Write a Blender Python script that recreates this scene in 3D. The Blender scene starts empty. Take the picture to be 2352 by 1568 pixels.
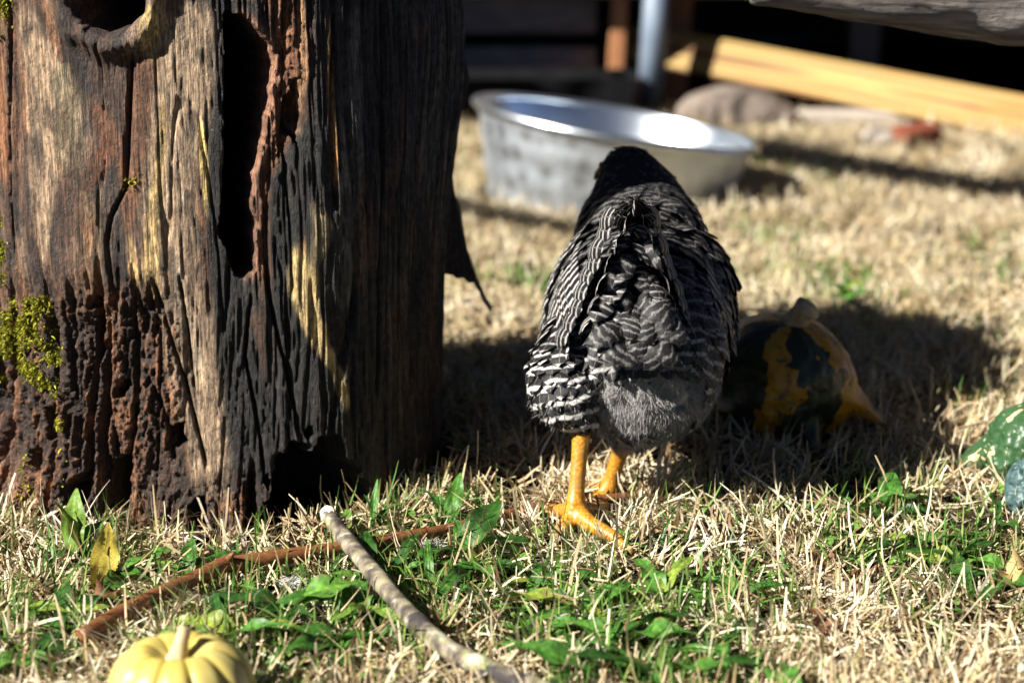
import bpy, bmesh, math, random
import numpy as np
from mathutils import Vector, Matrix, Quaternion

random.seed(7)
RS = np.random.RandomState(11)
scene = bpy.context.scene
C = scene.collection
rad = math.radians

# ------------------------------------------------------------------ camera, sky, sun, exposure
CAM_H, CAM_Y, PITCH, LENS = 0.72, -2.06, 14.15, 70.4
cam = bpy.data.cameras.new('camera')
cam.lens = LENS; cam.sensor_width = 36.0
cam.clip_start = 0.05; cam.clip_end = 600
cam.dof.use_dof = True
cam.dof.focus_distance = 2.02
cam.dof.aperture_fstop = 3.6
cam_o = bpy.data.objects.new('camera', cam); C.objects.link(cam_o)
cam_o.location = (0, CAM_Y, CAM_H)
cam_o.rotation_euler = (rad(90 - PITCH), 0, 0)
scene.camera = cam_o

SUN_AZ, SUN_EL = 61.0, 36.0            # degrees left of / behind the lens axis, and above the ground
w = bpy.data.worlds.new('World'); scene.world = w; w.use_nodes = True
sky = w.node_tree.nodes.new('ShaderNodeTexSky'); sky.sky_type = 'NISHITA'
sky.sun_disc = False; sky.air_density = .14; sky.dust_density = .05; sky.ozone_density = 2.0; sky.sun_elevation = rad(SUN_EL); sky.sun_rotation = rad(180 + SUN_AZ)
bg = w.node_tree.nodes['Background']; bg.inputs[1].default_value = 0.05
w.node_tree.links.new(sky.outputs[0], bg.inputs[0])
sun = bpy.data.lights.new('sun', 'SUN'); sun.energy = 5.0; sun.angle = rad(0.53); sun.color = (1, .945, .86)
sun_o = bpy.data.objects.new('sun', sun); C.objects.link(sun_o)
to_sun = Vector((-math.sin(rad(SUN_AZ)) * math.cos(rad(SUN_EL)), -math.cos(rad(SUN_AZ)) * math.cos(rad(SUN_EL)), math.sin(rad(SUN_EL))))
sun_o.rotation_euler = to_sun.to_track_quat('Z', 'Y').to_euler()
scene.view_settings.view_transform = 'Standard'; scene.view_settings.look = 'None'
scene.view_settings.gamma = 1; scene.view_settings.use_curve_mapping = False
scene.view_settings.exposure = 1.5
scene.render.engine = 'CYCLES'

# ------------------------------------------------------------------ numeric noise
def _hash(ix, iy, iz, seed):
    h = (ix.astype(np.int64) * 374761393 + iy.astype(np.int64) * 668265263 + iz.astype(np.int64) * 2147483647 + int(seed) * 974711) & 0xffffffff
    h = ((h ^ (h >> 13)) * 1274126177) & 0xffffffff
    h = ((h ^ (h >> 16)) * 2246822519) & 0xffffffff
    h = h ^ (h >> 15)
    return (h & 0xffffff) / float(0xffffff)
def vnoise(x, y, z=0.0, seed=0):
    x = np.asarray(x, float); y = np.asarray(y, float) + 0 * x; z = np.asarray(z, float) + 0 * x
    x0 = np.floor(x); y0 = np.floor(y); z0 = np.floor(z)
    fx, fy, fz = x - x0, y - y0, z - z0
    fx = fx * fx * (3 - 2 * fx); fy = fy * fy * (3 - 2 * fy); fz = fz * fz * (3 - 2 * fz)
    r = 0
    for i in (0, 1):
        for j in (0, 1):
            for k in (0, 1):
                r = r + _hash(x0 + i, y0 + j, z0 + k, seed) * (fx if i else 1 - fx) * (fy if j else 1 - fy) * (fz if k else 1 - fz)
    return r
def fbm(x, y, z=0.0, oct=4, seed=0, gain=.5):
    s = 0; a = 1; t = 0; f = 1.0
    for o in range(oct):
        s = s + a * vnoise(np.asarray(x) * f, np.asarray(y) * f, np.asarray(z) * f, seed + o * 17); t += a; a *= gain; f *= 2.03
    return s / t
def sstep(a, b, x):
    t = np.clip((x - a) / (b - a), 0, 1); return t * t * (3 - 2 * t)
def gz(x, y):                                     # gentle lie of the ground
    return (fbm(np.asarray(x) * 2.2 + 9, np.asarray(y) * 2.2 + 4, 0, 3, 3) - .5) * .03
def gzf(x, y): return float(gz(np.array([x]), np.array([y]))[0])

# ------------------------------------------------------------------ mesh helpers
def link(name, me, mats=None, parent=None, smooth=True):
    o = bpy.data.objects.new(name, me); C.objects.link(o)
    if mats:
        for m in (mats if isinstance(mats, (list, tuple)) else [mats]):
            me.materials.append(m)
    if smooth:
        me.polygons.foreach_set('use_smooth', np.ones(len(me.polygons), bool))
    if parent: o.parent = parent
    return o
def mesh_q(name, V, Q):                           # big quad meshes
    me = bpy.data.meshes.new(name)
    V = np.asarray(V, np.float32); Q = np.asarray(Q, np.int32)
    me.vertices.add(len(V)); me.vertices.foreach_set('co', V.ravel())
    me.loops.add(Q.size); me.loops.foreach_set('vertex_index', Q.ravel())
    me.polygons.add(len(Q)); me.polygons.foreach_set('loop_start', np.arange(0, Q.size, 4, dtype=np.int32))
    me.update(calc_edges=True)
    return me
def mesh_p(name, V, F):
    me = bpy.data.meshes.new(name); me.from_pydata([tuple(v) for v in V], [], [tuple(f) for f in F]); me.update(); return me
def grid_q(nu, nv, wrap=False):
    q = []
    a = np.arange(nv - 1)[:, None]; b = np.arange(nu if wrap else nu - 1)[None, :]
    b2 = (b + 1) % nu
    return np.stack([a * nu + b, a * nu + b2, (a + 1) * nu + b2, (a + 1) * nu + b], -1).reshape(-1, 4)
def tag(o, label=None, cat=None, group=None, kind=None):
    if label: o['label'] = label
    if cat: o['category'] = cat
    if group: o['group'] = group
    if kind: o['kind'] = kind
    return o
def empty(name, loc=(0, 0, 0), rot=(0, 0, 0)):
    o = bpy.data.objects.new(name, None); C.objects.link(o); o.location = loc; o.rotation_euler = rot
    o.empty_display_size = .05; return o
def tube(path, radii, n=12, cap=True, jit=0.0, seed=0, lump=0.0):
    """ring-swept tube along a polyline, returns V, F"""
    P = [Vector(p) for p in path]; V = []; F = []
    rr = random.Random(seed); up = Vector((0, 0, 1)); prev = None
    for i, p in enumerate(P):
        t = (P[min(i + 1, len(P) - 1)] - P[max(i - 1, 0)]).normalized()
        s = t.cross(up)
        if s.length < 1e-3: s = t.cross(Vector((1, 0, 0)))
        s.normalize(); b = s.cross(t)
        for k in range(n):
            a = 2 * math.pi * k / n
            r = radii[i] * (1 + jit * rr.uniform(-1, 1) + lump * math.sin(a * 2 + i * .35))
            V.append(p + s * (math.cos(a) * r) + b * (math.sin(a) * r))
    m = len(P)
    for i in range(m - 1):
        for k in range(n):
            k2 = (k + 1) % n
            F.append((i * n + k, i * n + k2, (i + 1) * n + k2, (i + 1) * n + k))
    if cap:
        F.append(tuple(range(n - 1, -1, -1))); F.append(tuple((m - 1) * n + k for k in range(n)))
    return V, F
def smooth_path(pts, n):
    """Catmull-Rom resample; pts are tuples of any size"""
    A = np.array(pts, float); k = len(A)
    out = []
    for i in range(n):
        t = i / (n - 1) * (k - 1); j = min(int(t), k - 2); f = t - j
        p0, p1, p2, p3 = A[max(j - 1, 0)], A[j], A[j + 1], A[min(j + 2, k - 1)]
        out.append(.5 * ((2 * p1) + (-p0 + p2) * f + (2 * p0 - 5 * p1 + 4 * p2 - p3) * f * f + (-p0 + 3 * p1 - 3 * p2 + p3) * f ** 3))
    return np.array(out)
def box_mesh(name, sx, sy, sz, bev=.003, jitter=0.0):
    bm = bmesh.new(); bmesh.ops.create_cube(bm, size=1)
    for v in bm.verts: v.co = Vector((v.co.x * sx, v.co.y * sy, v.co.z * sz))
    if bev: bmesh.ops.bevel(bm, geom=list(bm.edges), offset=bev, segments=2, affect='EDGES', profile=.5)
    me = bpy.data.meshes.new(name); bm.to_mesh(me); bm.free(); return me
def lathe(profile, n=64):
    V = []; F = []
    for (r, z) in profile:
        for k in range(n):
            a = 2 * math.pi * k / n; V.append((r * math.cos(a), r * math.sin(a), z))
    for i in range(len(profile) - 1):
        for k in range(n):
            k2 = (k + 1) % n; F.append((i * n + k, i * n + k2, (i + 1) * n + k2, (i + 1) * n + k))
    return V, F

# survey helpers: bearings read off the photograph, turned into metres at a known distance
def at(u, v, y):
    Z = y - CAM_Y; f = 2352 * LENS / 36
    p = rad(PITCH); dx = (u - 1176) / f; dv = (784 - v) / f
    d = Vector((dx, math.cos(p) + dv * math.sin(p), -math.sin(p) + dv * math.cos(p)))
    return Vector((0, CAM_Y, CAM_H)) + d * (Z / d.y)
def on_ground(u, v, h=0.0):
    f = 2352 * LENS / 36; p = rad(PITCH); dx = (u - 1176) / f; dv = (784 - v) / f
    d = Vector((dx, math.cos(p) + dv * math.sin(p), -math.sin(p) + dv * math.cos(p)))
    return Vector((0, CAM_Y, CAM_H)) + d * ((CAM_H - h) / -d.z)

# ------------------------------------------------------------------ material helpers
class Mat:
    def fringe(s, uvn, edge, lo=.34, hi=.50):
        mp = s.N.new('ShaderNodeMapping'); mp.inputs['Scale'].default_value = (2.0, 16.0, 1); s.L.new(uvn.outputs[0], mp.inputs[0])
        n = s.noise(1.6, 2, mp.outputs[0]); k = s.math('ADD', edge, s.math('MULTIPLY', s.math('SUBTRACT', n, .5), .5))
        s.L.new(s.ramp(k, [(lo, (1, 1, 1)), (hi, (0, 0, 0))]), s.b.inputs['Alpha'])
    def __init__(s, name, rough=.8, spec=.3, metal=0.0):
        s.m = bpy.data.materials.new(name); s.m.use_nodes = True; s.nt = s.m.node_tree; s.N = s.nt.nodes; s.L = s.nt.links
        s.b = s.N['Principled BSDF']; s.b.inputs['Roughness'].default_value = rough
        s.b.inputs['Specular IOR Level'].default_value = spec; s.b.inputs['Metallic'].default_value = metal
        s.tc = None
    def coord(s, scale=(1, 1, 1), out='Object', rot=(0, 0, 0)):
        if not s.tc: s.tc = s.N.new('ShaderNodeTexCoord')
        mp = s.N.new('ShaderNodeMapping'); mp.inputs['Scale'].default_value = scale; mp.inputs['Rotation'].default_value = rot
        s.L.new(s.tc.outputs[out], mp.inputs[0]); return mp.outputs[0]
    def noise(s, scale, detail=4, vec=None, rough=.55, dist=0):
        n = s.N.new('ShaderNodeTexNoise'); n.inputs['Scale'].default_value = scale; n.inputs['Detail'].default_value = detail
        n.inputs['Roughness'].default_value = rough; n.inputs['Distortion'].default_value = dist
        if vec is not None: s.L.new(vec, n.inputs['Vector'])
        return n.outputs[0]
    def voro(s, scale, vec=None, feature='F1'):
        n = s.N.new('ShaderNodeTexVoronoi'); n.inputs['Scale'].default_value = scale; n.feature = feature
        if vec is not None: s.L.new(vec, n.inputs['Vector'])
        return n.outputs['Distance']
    def ramp(s, fac, stops):
        r = s.N.new('ShaderNodeValToRGB'); e = r.color_ramp.elements
        while len(e) > 1: e.remove(e[-1])
        for i, (p, c) in enumerate(stops):
            el = e[0] if i == 0 else e.new(p)
            el.position = p; el.color = (*c, 1) if len(c) == 3 else c
        s.L.new(fac, r.inputs[0]); return r.outputs[0]
    def val(s, fac, a, b): return s.ramp(fac, [(a, (0, 0, 0)), (b, (1, 1, 1))])
    def mix(s, fac, a, b, mode='MIX'):
        n = s.N.new('ShaderNodeMix'); n.data_type = 'RGBA'; n.blend_type = mode
        for idx, v in ((0, fac), (6, a), (7, b)):
            if isinstance(v, (int, float)): n.inputs[idx].default_value = v
            elif isinstance(v, tuple): n.inputs[idx].default_value = (*v, 1)
            else: s.L.new(v, n.inputs[idx])
        return n.outputs[2]
    def math(s, op, a, b=0.0):
        n = s.N.new('ShaderNodeMath'); n.operation = op
        for i, v in enumerate((a, b)):
            if isinstance(v, (int, float)): n.inputs[i].default_value = v
            else: s.L.new(v, n.inputs[i])
        return n.outputs[0]
    def attr(s, name, out='Color'):
        n = s.N.new('ShaderNodeAttribute'); n.attribute_name = name; return n.outputs[out]
    def island(s):
        g = s.N.new('ShaderNodeNewGeometry'); return g.outputs['Random Per Island']
    def bump(s, h, strength=.5, dist=.002):
        n = s.N.new('ShaderNodeBump'); n.inputs['Strength'].default_value = strength; n.inputs['Distance'].default_value = dist
        s.L.new(h, n.inputs['Height']); s.L.new(n.outputs[0], s.b.inputs['Normal'])
    def color(s, c):
        if isinstance(c, tuple): s.b.inputs['Base Color'].default_value = (*c, 1)
        else: s.L.new(c, s.b.inputs['Base Color'])
        return s
    def rough(s, c): s.L.new(c, s.b.inputs['Roughness'])
    def translucent(s, c, amt):
        t = s.N.new('ShaderNodeBsdfTranslucent'); mx = s.N.new('ShaderNodeMixShader'); mx.inputs[0].default_value = amt
        if isinstance(c, tuple): t.inputs[0].default_value = (*c, 1)
        else: s.L.new(c, t.inputs[0])
        out = s.N['Material Output']
        s.L.new(s.b.outputs[0], mx.inputs[1]); s.L.new(t.outputs[0], mx.inputs[2]); s.L.new(mx.outputs[0], out.inputs[0])
MT = {}
def make_materials():
    m = Mat('soil_thatch', .95, .1)
    c = m.ramp(m.noise(60, 6, m.coord()), [(.3, (.010, .007, .005)), (.55, (.030, .020, .012)), (.75, (.085, .06, .035))])
    m.color(c); m.bump(m.noise(150, 5, m.coord()), .9, .01); MT['soil'] = m.m

    m = Mat('dry_straw', .55, .35)
    c = m.ramp(m.island(), [(0, (.106, .063, .030)), (.14, (.264, .185, .086)), (.35, (.409, .323, .178)), (.6, (.475, .403, .251)), (.88, (.528, .475, .343)), (1, (.304, .284, .106))])
    c = m.mix(1.0, c, m.ramp(m.noise(7, 4, m.coord()), [(.35, (.92, .86, .78)), (.6, (1.34, 1.36, 1.52))]), 'MULTIPLY'); m.color(c); m.translucent(c, .10); MT['straw'] = m.m
    m = Mat('green_grass', .5, .4)
    c = m.ramp(m.island(), [(0, (.040, .104, .016)), (.4, (.080, .192, .028)), (.75, (.160, .272, .056)), (1, (.288, .320, .096))])
    m.color(c); m.translucent(c, .25); MT['green'] = m.m
    m = Mat('weed_leaf', .5, .4)
    oi = m.N.new('ShaderNodeObjectInfo')
    c0 = m.ramp(oi.outputs['Random'], [(0, (.018, .065, .010)), (.5, (.04, .13, .018)), (.85, (.075, .20, .03)), (1, (.22, .25, .035))])
    vein = m.ramp(m.attr('vein', 'Fac'), [(0, (1, 1, 1)), (1, (1.6, 1.5, 1.3))])
    c = m.mix(1.0, c0, vein, 'MULTIPLY')
    c = m.mix(m.val(m.noise(5, 4, m.coord()), .58, .72), c, (.20, .20, .05)); c = m.mix(1.0, c, m.ramp(m.noise(14, 4, m.coord()), [(.35, (.6, .6, .6)), (.65, (1.25, 1.25, 1.2))]), 'MULTIPLY')
    m.color(c); m.translucent(c, .22); m.bump(m.attr('vein', 'Fac'), .5, .001); MT['leaf'] = m.m
    m = Mat('cover_leaf', .5, .4)
    c = m.ramp(m.island(), [(0, (.03, .10, .015)), (.6, (.08, .22, .03)), (1, (.2, .32, .06))])
    m.color(c); m.translucent(c, .2); MT['cover'] = m.m
    for nm, cols in (('fall_yellow', ((.55, .42, .06), (.42, .36, .05), (.34, .17, .06))), ('fall_brown', ((.2, .085, .04), (.12, .05, .025), (.3, .17, .08))), ('fall_pink', ((.5, .27, .17), (.42, .3, .12), (.3, .3, .08)))):
        m = Mat(nm, .6, .3)
        c = m.ramp(m.noise(45, 4, m.coord()), [(.35, cols[0]), (.5, cols[1]), (.68, cols[2])]); m.color(c); m.translucent(c, .2)
        m.bump(m.attr('vein', 'Fac'), .4, .001); MT[nm] = m.m

    m = Mat('rotting_wood', .62, .45)
    base = m.attr('tint')
    g = m.noise(1, 6, m.coord((480, 480, 30)), .65)
    g2 = m.noise(1, 6, m.coord((210, 210, 120)), .7)
    c = m.mix(1.0, base, m.ramp(g, [(.3, (.16, .15, .14)), (.5, (1, 1, 1)), (.7, (2.1, 2.05, 1.95))]), 'MULTIPLY')
    c = m.mix(1.0, c, m.ramp(g2, [(.3, (.25, .23, .22)), (.52, (1, 1, 1)), (.75, (1.5, 1.45, 1.4))]), 'MULTIPLY')
    c = m.mix(m.val(m.noise(700, 2, m.coord()), .73, .78), c, (.5, .44, .36))
    m.color(c)
    m.rough(m.ramp(m.noise(120, 3, m.coord()), [(.3, (.38, .38, .38)), (.7, (.85, .85, .85))]))
    m.bump(m.mix(.6, g, m.noise(380, 6, m.coord((1, 1, .5)), .7)), 1.0, .006); MT['rot'] = m.m
    m = Mat('moss', .9, .1)
    c = m.ramp(m.island(), [(0, (.10, .10, .012)), (.5, (.24, .24, .025)), (1, (.42, .40, .05))]); m.color(c); m.translucent(c, .2); MT['moss'] = m.m

    m = Mat('barred_feather', .5, .35)
    uvn = m.N.new('ShaderNodeUVMap'); sep = m.N.new('ShaderNodeSeparateXYZ'); m.L.new(uvn.outputs[0], sep.inputs[0])
    edge = m.math('ABSOLUTE', m.math('SUBTRACT', sep.outputs[0], .5))
    ph = m.math('ADD', m.math('ADD', sep.outputs[1], m.math('MULTIPLY', edge, -.35)), m.math('MULTIPLY', m.noise(45, 2, m.coord()), .4))
    s = m.math('SINE', m.math('MULTIPLY', ph, 2 * math.pi))
    barb = m.N.new('ShaderNodeTexWave'); barb.inputs['Scale'].default_value = 14; barb.bands_direction = 'Y'; barb.inputs['Distortion'].default_value = 2.5; barb.inputs['Detail'].default_value = 2
    m.L.new(uvn.outputs[0], barb.inputs[0])
    light = m.ramp(m.attr('pale', 'Fac'), [(0, (.048, .048, .050)), (.5, (.320, .312, .304)), (1, (.528, .512, .496))])
    c = m.mix(m.val(s, .25, .85), (.008, .008, .009), light)
    c = m.mix(m.val(edge, .012, .03), (.128, .112, .096), c)
    c = m.mix(1.0, c, m.ramp(m.noise(260, 3, m.coord()), [(.3, (.440, .440, .440)), (.6, (1.1, 1.1, 1.1))]), 'MULTIPLY'); m.color(c); m.bump(barb.outputs['Fac'], .25, .0006); m.fringe(uvn, edge, .38, .56); MT['feather'] = m.m
    m = Mat('soft_feather', .6, .3)
    uvn = m.N.new('ShaderNodeUVMap'); sep = m.N.new('ShaderNodeSeparateXYZ'); m.L.new(uvn.outputs[0], sep.inputs[0])
    edge = m.math('ABSOLUTE', m.math('SUBTRACT', sep.outputs[0], .5))
    ph = m.math('ADD', m.math('ADD', sep.outputs[1], m.math('MULTIPLY', edge, -.6)), m.math('MULTIPLY', m.noise(60, 3, m.coord()), 2.2))
    sn = m.math('SINE', m.math('MULTIPLY', ph, 2 * math.pi)); hair = m.noise(1, 3, m.coord((500, 500, 90)))
    c = m.mix(m.val(sn, .1, .95), (.010, .010, .010), (.120, .116, .112))
    c = m.mix(m.val(edge, .42, .5), c, (.120, .116, .112)); c = m.mix(1.0, c, m.ramp(hair, [(.3, (.400, .400, .400)), (.65, (1.5, 1.5, 1.5))]), 'MULTIPLY')
    m.color(c); m.bump(hair, .6, .001); m.fringe(uvn, edge, .28, .5); MT['soft'] = m.m
    m = Mat('down_fluff', .75, .2)
    c = m.ramp(m.island(), [(0, (.160, .156, .152)), (.5, (.336, .328, .320)), (1, (.560, .544, .528))]); m.color(c); m.translucent(c, .15); MT['fluff'] = m.m
    m = Mat('hen_skin', .85, .15); m.color((.022, .021, .021)); MT['henbody'] = m.m
    m = Mat('down_skin', .9, .1); m.color(m.ramp(m.noise(90, 4, m.coord()), [(.3, (.22, .215, .21)), (.7, (.44, .43, .42))])); m.bump(m.noise(300, 4, m.coord()), .8, .003); MT['downskin'] = m.m
    m = Mat('yellow_leg', .42, .45)
    v = m.voro(340, m.coord((1, 1, .9)))
    c = m.mix(m.val(v, .22, .6), (.517, .266, .027), (.350, .144, .011))
    c = m.mix(m.val(m.noise(40, 3, m.coord()), .55, .72), c, (.319, .167, .046))
    m.color(c); m.bump(v, -1.0, .0018); m.b.inputs['Subsurface Weight'].default_value = .1; m.b.inputs['Subsurface Radius'].default_value = (.003, .002, .001); MT['leg'] = m.m
    m = Mat('beak_horn', .4, .4); m.color((.28, .17, .06)); MT['beak'] = m.m
    m = Mat('comb_red', .5, .4); m.color((.28, .02, .015)); MT['comb'] = m.m
    m = Mat('eye', .1, .6); m.color((.25, .07, .01)); MT['eye'] = m.m

    m = Mat('galvanized', .36, .5, 1.0)
    sp = m.voro(26, m.coord())
    c = m.ramp(m.noise(11, 5, m.coord((1, 1, .25))), [(.3, (.42, .46, .50)), (.55, (.60, .65, .70)), (.75, (.72, .76, .80))])
    c = m.mix(m.val(m.noise(8, 4, m.coord((1, 1, .5))), .70, .9), c, (.40, .40, .40))
    m.color(c); m.rough(m.ramp(sp, [(0, (.38, .38, .38)), (.6, (.56, .56, .56))])); m.bump(m.noise(12, 3, m.coord()), .12, .01); MT['galv'] = m.m

    m = Mat('galvanized_inside', .3, .5, 1.0); m.color(m.ramp(m.noise(9, 5, m.coord()), [(.3, (.55, .62, .70)), (.7, (.74, .80, .86))])); m.bump(m.noise(12, 3, m.coord()), .1, .01); MT['galvin'] = m.m
    m = Mat('pine_lumber', .6, .3)
    wv = m.N.new('ShaderNodeTexWave'); wv.wave_type = 'RINGS'; wv.rings_direction = 'X'; wv.inputs['Scale'].default_value = 9; wv.inputs['Distortion'].default_value = 7; wv.inputs['Detail'].default_value = 2; wv.inputs['Detail Scale'].default_value = .6
    m.L.new(m.coord((.22, 1, 1.6)), wv.inputs[0])
    c = m.ramp(wv.outputs['Fac'], [(0, (.31, .205, .052)), (.45, (.36, .26, .085)), (.8, (.21, .10, .024)), (1, (.12, .05, .011))])
    c = m.mix(m.val(m.noise(7, 3, m.coord((.5, 1, 2))), .52, .72), c, (.320, .136, .024))
    m.color(c); m.bump(wv.outputs['Fac'], .15, .001); MT['pine'] = m.m
    m = Mat('weathered_log', .85, .25)
    n1 = m.noise(1, 6, m.coord((9, 110, 110)), .65); n2 = m.noise(26, 5, m.coord())
    c = m.ramp(n1, [(.3, (0.070, 0.059, 0.051)), (.5, (0.234, 0.207, 0.187)), (.72, (0.406, 0.374, 0.343))])
    c = m.mix(m.val(n2, .62, .74), c, (0.055, 0.044, 0.037))
    c = m.mix(m.val(m.noise(40, 3, m.coord()), .74, .8), c, (0.234, 0.203, 0.047))
    m.color(c); m.bump(m.mix(.5, n1, n2), .9, .006); MT['log'] = m.m
    m = Mat('brown_twig', .5, .4)
    n1 = m.noise(1, 4, m.coord((60, 500, 500)))
    c = m.ramp(n1, [(.3, (.090, .034, .013)), (.55, (.171, .068, .023)), (.8, (.252, .117, .050))])
    c = m.mix(m.val(m.voro(160, m.coord()), .0, .12), (.450, .324, .198), c)
    m.color(c); m.bump(n1, .3, .001); MT['twig'] = m.m
    m = Mat('lichen_bark', .8, .3)
    n2 = m.noise(34, 3, m.coord())
    n3 = m.noise(75, 4, m.coord())
    c = m.ramp(n2, [(.34, (.035, .026, .024)), (.42, (.09, .075, .06)), (.50, (.18, .16, .125)), (.58, (.20, .195, .10)), (.68, (.36, .36, .31))])
    c = m.mix(1.0, c, m.ramp(n3, [(.35, (.4, .38, .36)), (.6, (1.25, 1.2, 1.15))]), 'MULTIPLY')
    c = m.mix(m.val(m.noise(22, 3, m.coord()), .60, .66), c, (.035, .03, .03)); c = m.mix(m.val(m.noise(48, 4, m.coord()), .60, .68), c, (.36, .37, .31))
    m.color(c); m.bump(m.mix(.5, n2, m.noise(220, 4, m.coord())), .7, .002); MT['lichen'] = m.m
    m = Mat('broken_wood', .7, .3); c = m.ramp(m.noise(1, 4, m.coord((300, 300, 60))), [(.3, (.55, .46, .33)), (.7, (.82, .76, .64))]); m.color(c); m.bump(m.noise(300, 3, m.coord()), .5, .001); MT['broken'] = m.m

    m = Mat('cream_pumpkin', .38, .45)
    c = m.ramp(m.noise(16, 3, m.coord()), [(.35, (.444, .355, .081)), (.65, (.518, .444, .163))])
    c = m.mix(m.attr('groove', 'Fac'), c, (.340, .252, .022))
    c = m.mix(m.val(m.noise(34, 4, m.coord()), .64, .74), c, (.340, .163, .030))
    m.color(c); m.b.inputs['Subsurface Weight'].default_value = .15; m.b.inputs['Subsurface Radius'].default_value = (.007, .004, .001); m.bump(m.noise(90, 3, m.coord()), .08, .001); MT['pumpkin'] = m.m
    m = Mat('gourd_stem', .75, .2); c = m.ramp(m.noise(1, 4, m.coord((200, 200, 40))), [(.3, (.30, .21, .10)), (.7, (.62, .50, .30))]); m.color(c); m.bump(m.noise(1, 4, m.coord((300, 300, 40))), .5, .001); MT['stem'] = m.m
    m = Mat('striped_gourd', .4, .45)
    n = m.noise(36, 4, m.coord((1, 1, .9)))
    c = m.mix(m.math('GREATER_THAN', m.math('ADD', m.attr('stripe', 'Fac'), m.math('MULTIPLY', n, 2.6)), 1.72), m.mix(n, (.42, .25, .010), (.46, .155, .007)), (.015, .024, .009))
    c = m.mix(m.attr('tip', 'Fac'), c, (.300, .225, .150)); c = m.mix(m.val(m.noise(90, 4, m.coord()), .55, .7), c, (.038, .038, .015)); m.color(c); m.bump(m.noise(55, 4, m.coord()), .7, .006); MT['gourd'] = m.m
    m = Mat('green_gourd', .4, .45)
    n = m.noise(38, 3, m.coord())
    c = m.mix(n, (.011, .041, .015), (.045, .105, .038))
    c = m.mix(m.math('GREATER_THAN', m.math('ADD', m.attr('stripe', 'Fac'), m.math('MULTIPLY', n, .9)), 1.36), c, m.mix(n, (.562, .262, .022), (.600, .540, .375)))
    c = m.mix(m.val(m.noise(120, 2, m.coord()), .66, .72), c, (.375, .375, .240)); m.color(c); m.bump(m.noise(80, 3, m.coord()), .4, .004); MT['ggourd'] = m.m
    m = Mat('warty_gourd', .5, .4)
    n = m.noise(60, 4, m.coord()); c = m.ramp(n, [(.3, (.015, .035, .035)), (.6, (.06, .11, .11)), (.75, (.22, .28, .24))])
    c = m.mix(m.val(m.noise(50, 2, m.coord()), .7, .74), c, (.45, .34, .1)); m.color(c); m.bump(m.voro(110, m.coord()), -.8, .004); MT['wgourd'] = m.m

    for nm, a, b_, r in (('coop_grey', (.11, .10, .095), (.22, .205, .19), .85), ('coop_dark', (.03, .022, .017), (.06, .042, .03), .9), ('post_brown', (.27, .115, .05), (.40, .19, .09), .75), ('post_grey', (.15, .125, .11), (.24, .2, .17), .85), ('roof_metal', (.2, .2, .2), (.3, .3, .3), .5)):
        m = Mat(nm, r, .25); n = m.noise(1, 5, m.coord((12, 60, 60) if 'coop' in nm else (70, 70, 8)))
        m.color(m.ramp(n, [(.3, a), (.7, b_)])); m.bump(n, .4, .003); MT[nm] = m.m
    m = Mat('blue_pipe', .5, .5); m.color(m.ramp(m.noise(14, 3, m.coord()), [(.3, (0.105, 0.143, 0.198)), (.7, (0.165, 0.209, 0.264))])); MT['pipe'] = m.m
    m = Mat('black_rubber', .85, .08); m.color(m.ramp(m.noise(20, 3, m.coord()), [(.3, (.005, .005, .006)), (.7, (.011, .011, .012))])); MT['rubber'] = m.m
    m = Mat('field_stone', .9, .2); n = m.noise(18, 6, m.coord()); m.color(m.ramp(n, [(.3, (.10, .08, .065)), (.7, (.22, .18, .15))])); m.bump(n, .6, .01); MT['stone'] = m.m
    m = Mat('pale_timber', .8, .2); n = m.noise(1, 5, m.coord((8, 80, 80))); m.color(m.ramp(n, [(.3, (.300, .255, .210)), (.7, (.435, .390, .338))])); m.bump(n, .5, .004); MT['timber'] = m.m
    m = Mat('red_brick', .85, .2); n = m.noise(50, 5, m.coord()); m.color(m.ramp(n, [(.3, (0.112, 0.026, 0.015)), (.7, (0.194, 0.056, 0.031))])); m.bump(n, .6, .004); MT['brick'] = m.m
    m = Mat('pale_stone', .85, .2); n = m.noise(40, 5, m.coord()); m.color(m.ramp(n, [(.3, (0.255, 0.214, 0.184)), (.7, (0.367, 0.337, 0.296))])); m.bump(n, .6, .004); MT['pstone'] = m.m
make_materials()

# ------------------------------------------------------------------ ground
def build_ground():
    def ax(lo, hi, step, far):
        core = np.arange(lo, hi + 1e-6, step); k = np.geomspace(.2, far, 14)
        return np.concatenate([lo - k[::-1], core, hi + k])
    xs = ax(-2.2, 2.6, .03, 250); ys = ax(-1.6, 4.2, .03, 250)
    X, Y = np.meshgrid(xs, ys)
    near = np.clip(1 - (np.maximum(np.abs(X - .2) - 2.6, 0) + np.maximum(np.abs(Y - 1.3) - 3.2, 0)) / 2, 0, 1)
    Zz = gz(X, Y) * near + (fbm(X * 14, Y * 14, 0, 3, 8) - .5) * .008 * near - .004
    V = np.stack([X, Y, Zz], -1).reshape(-1, 3)
    o = link('ground', mesh_q('ground', V, grid_q(len(xs), len(ys))), MT['soil']); o['kind'] = 'structure'
build_ground()

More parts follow.
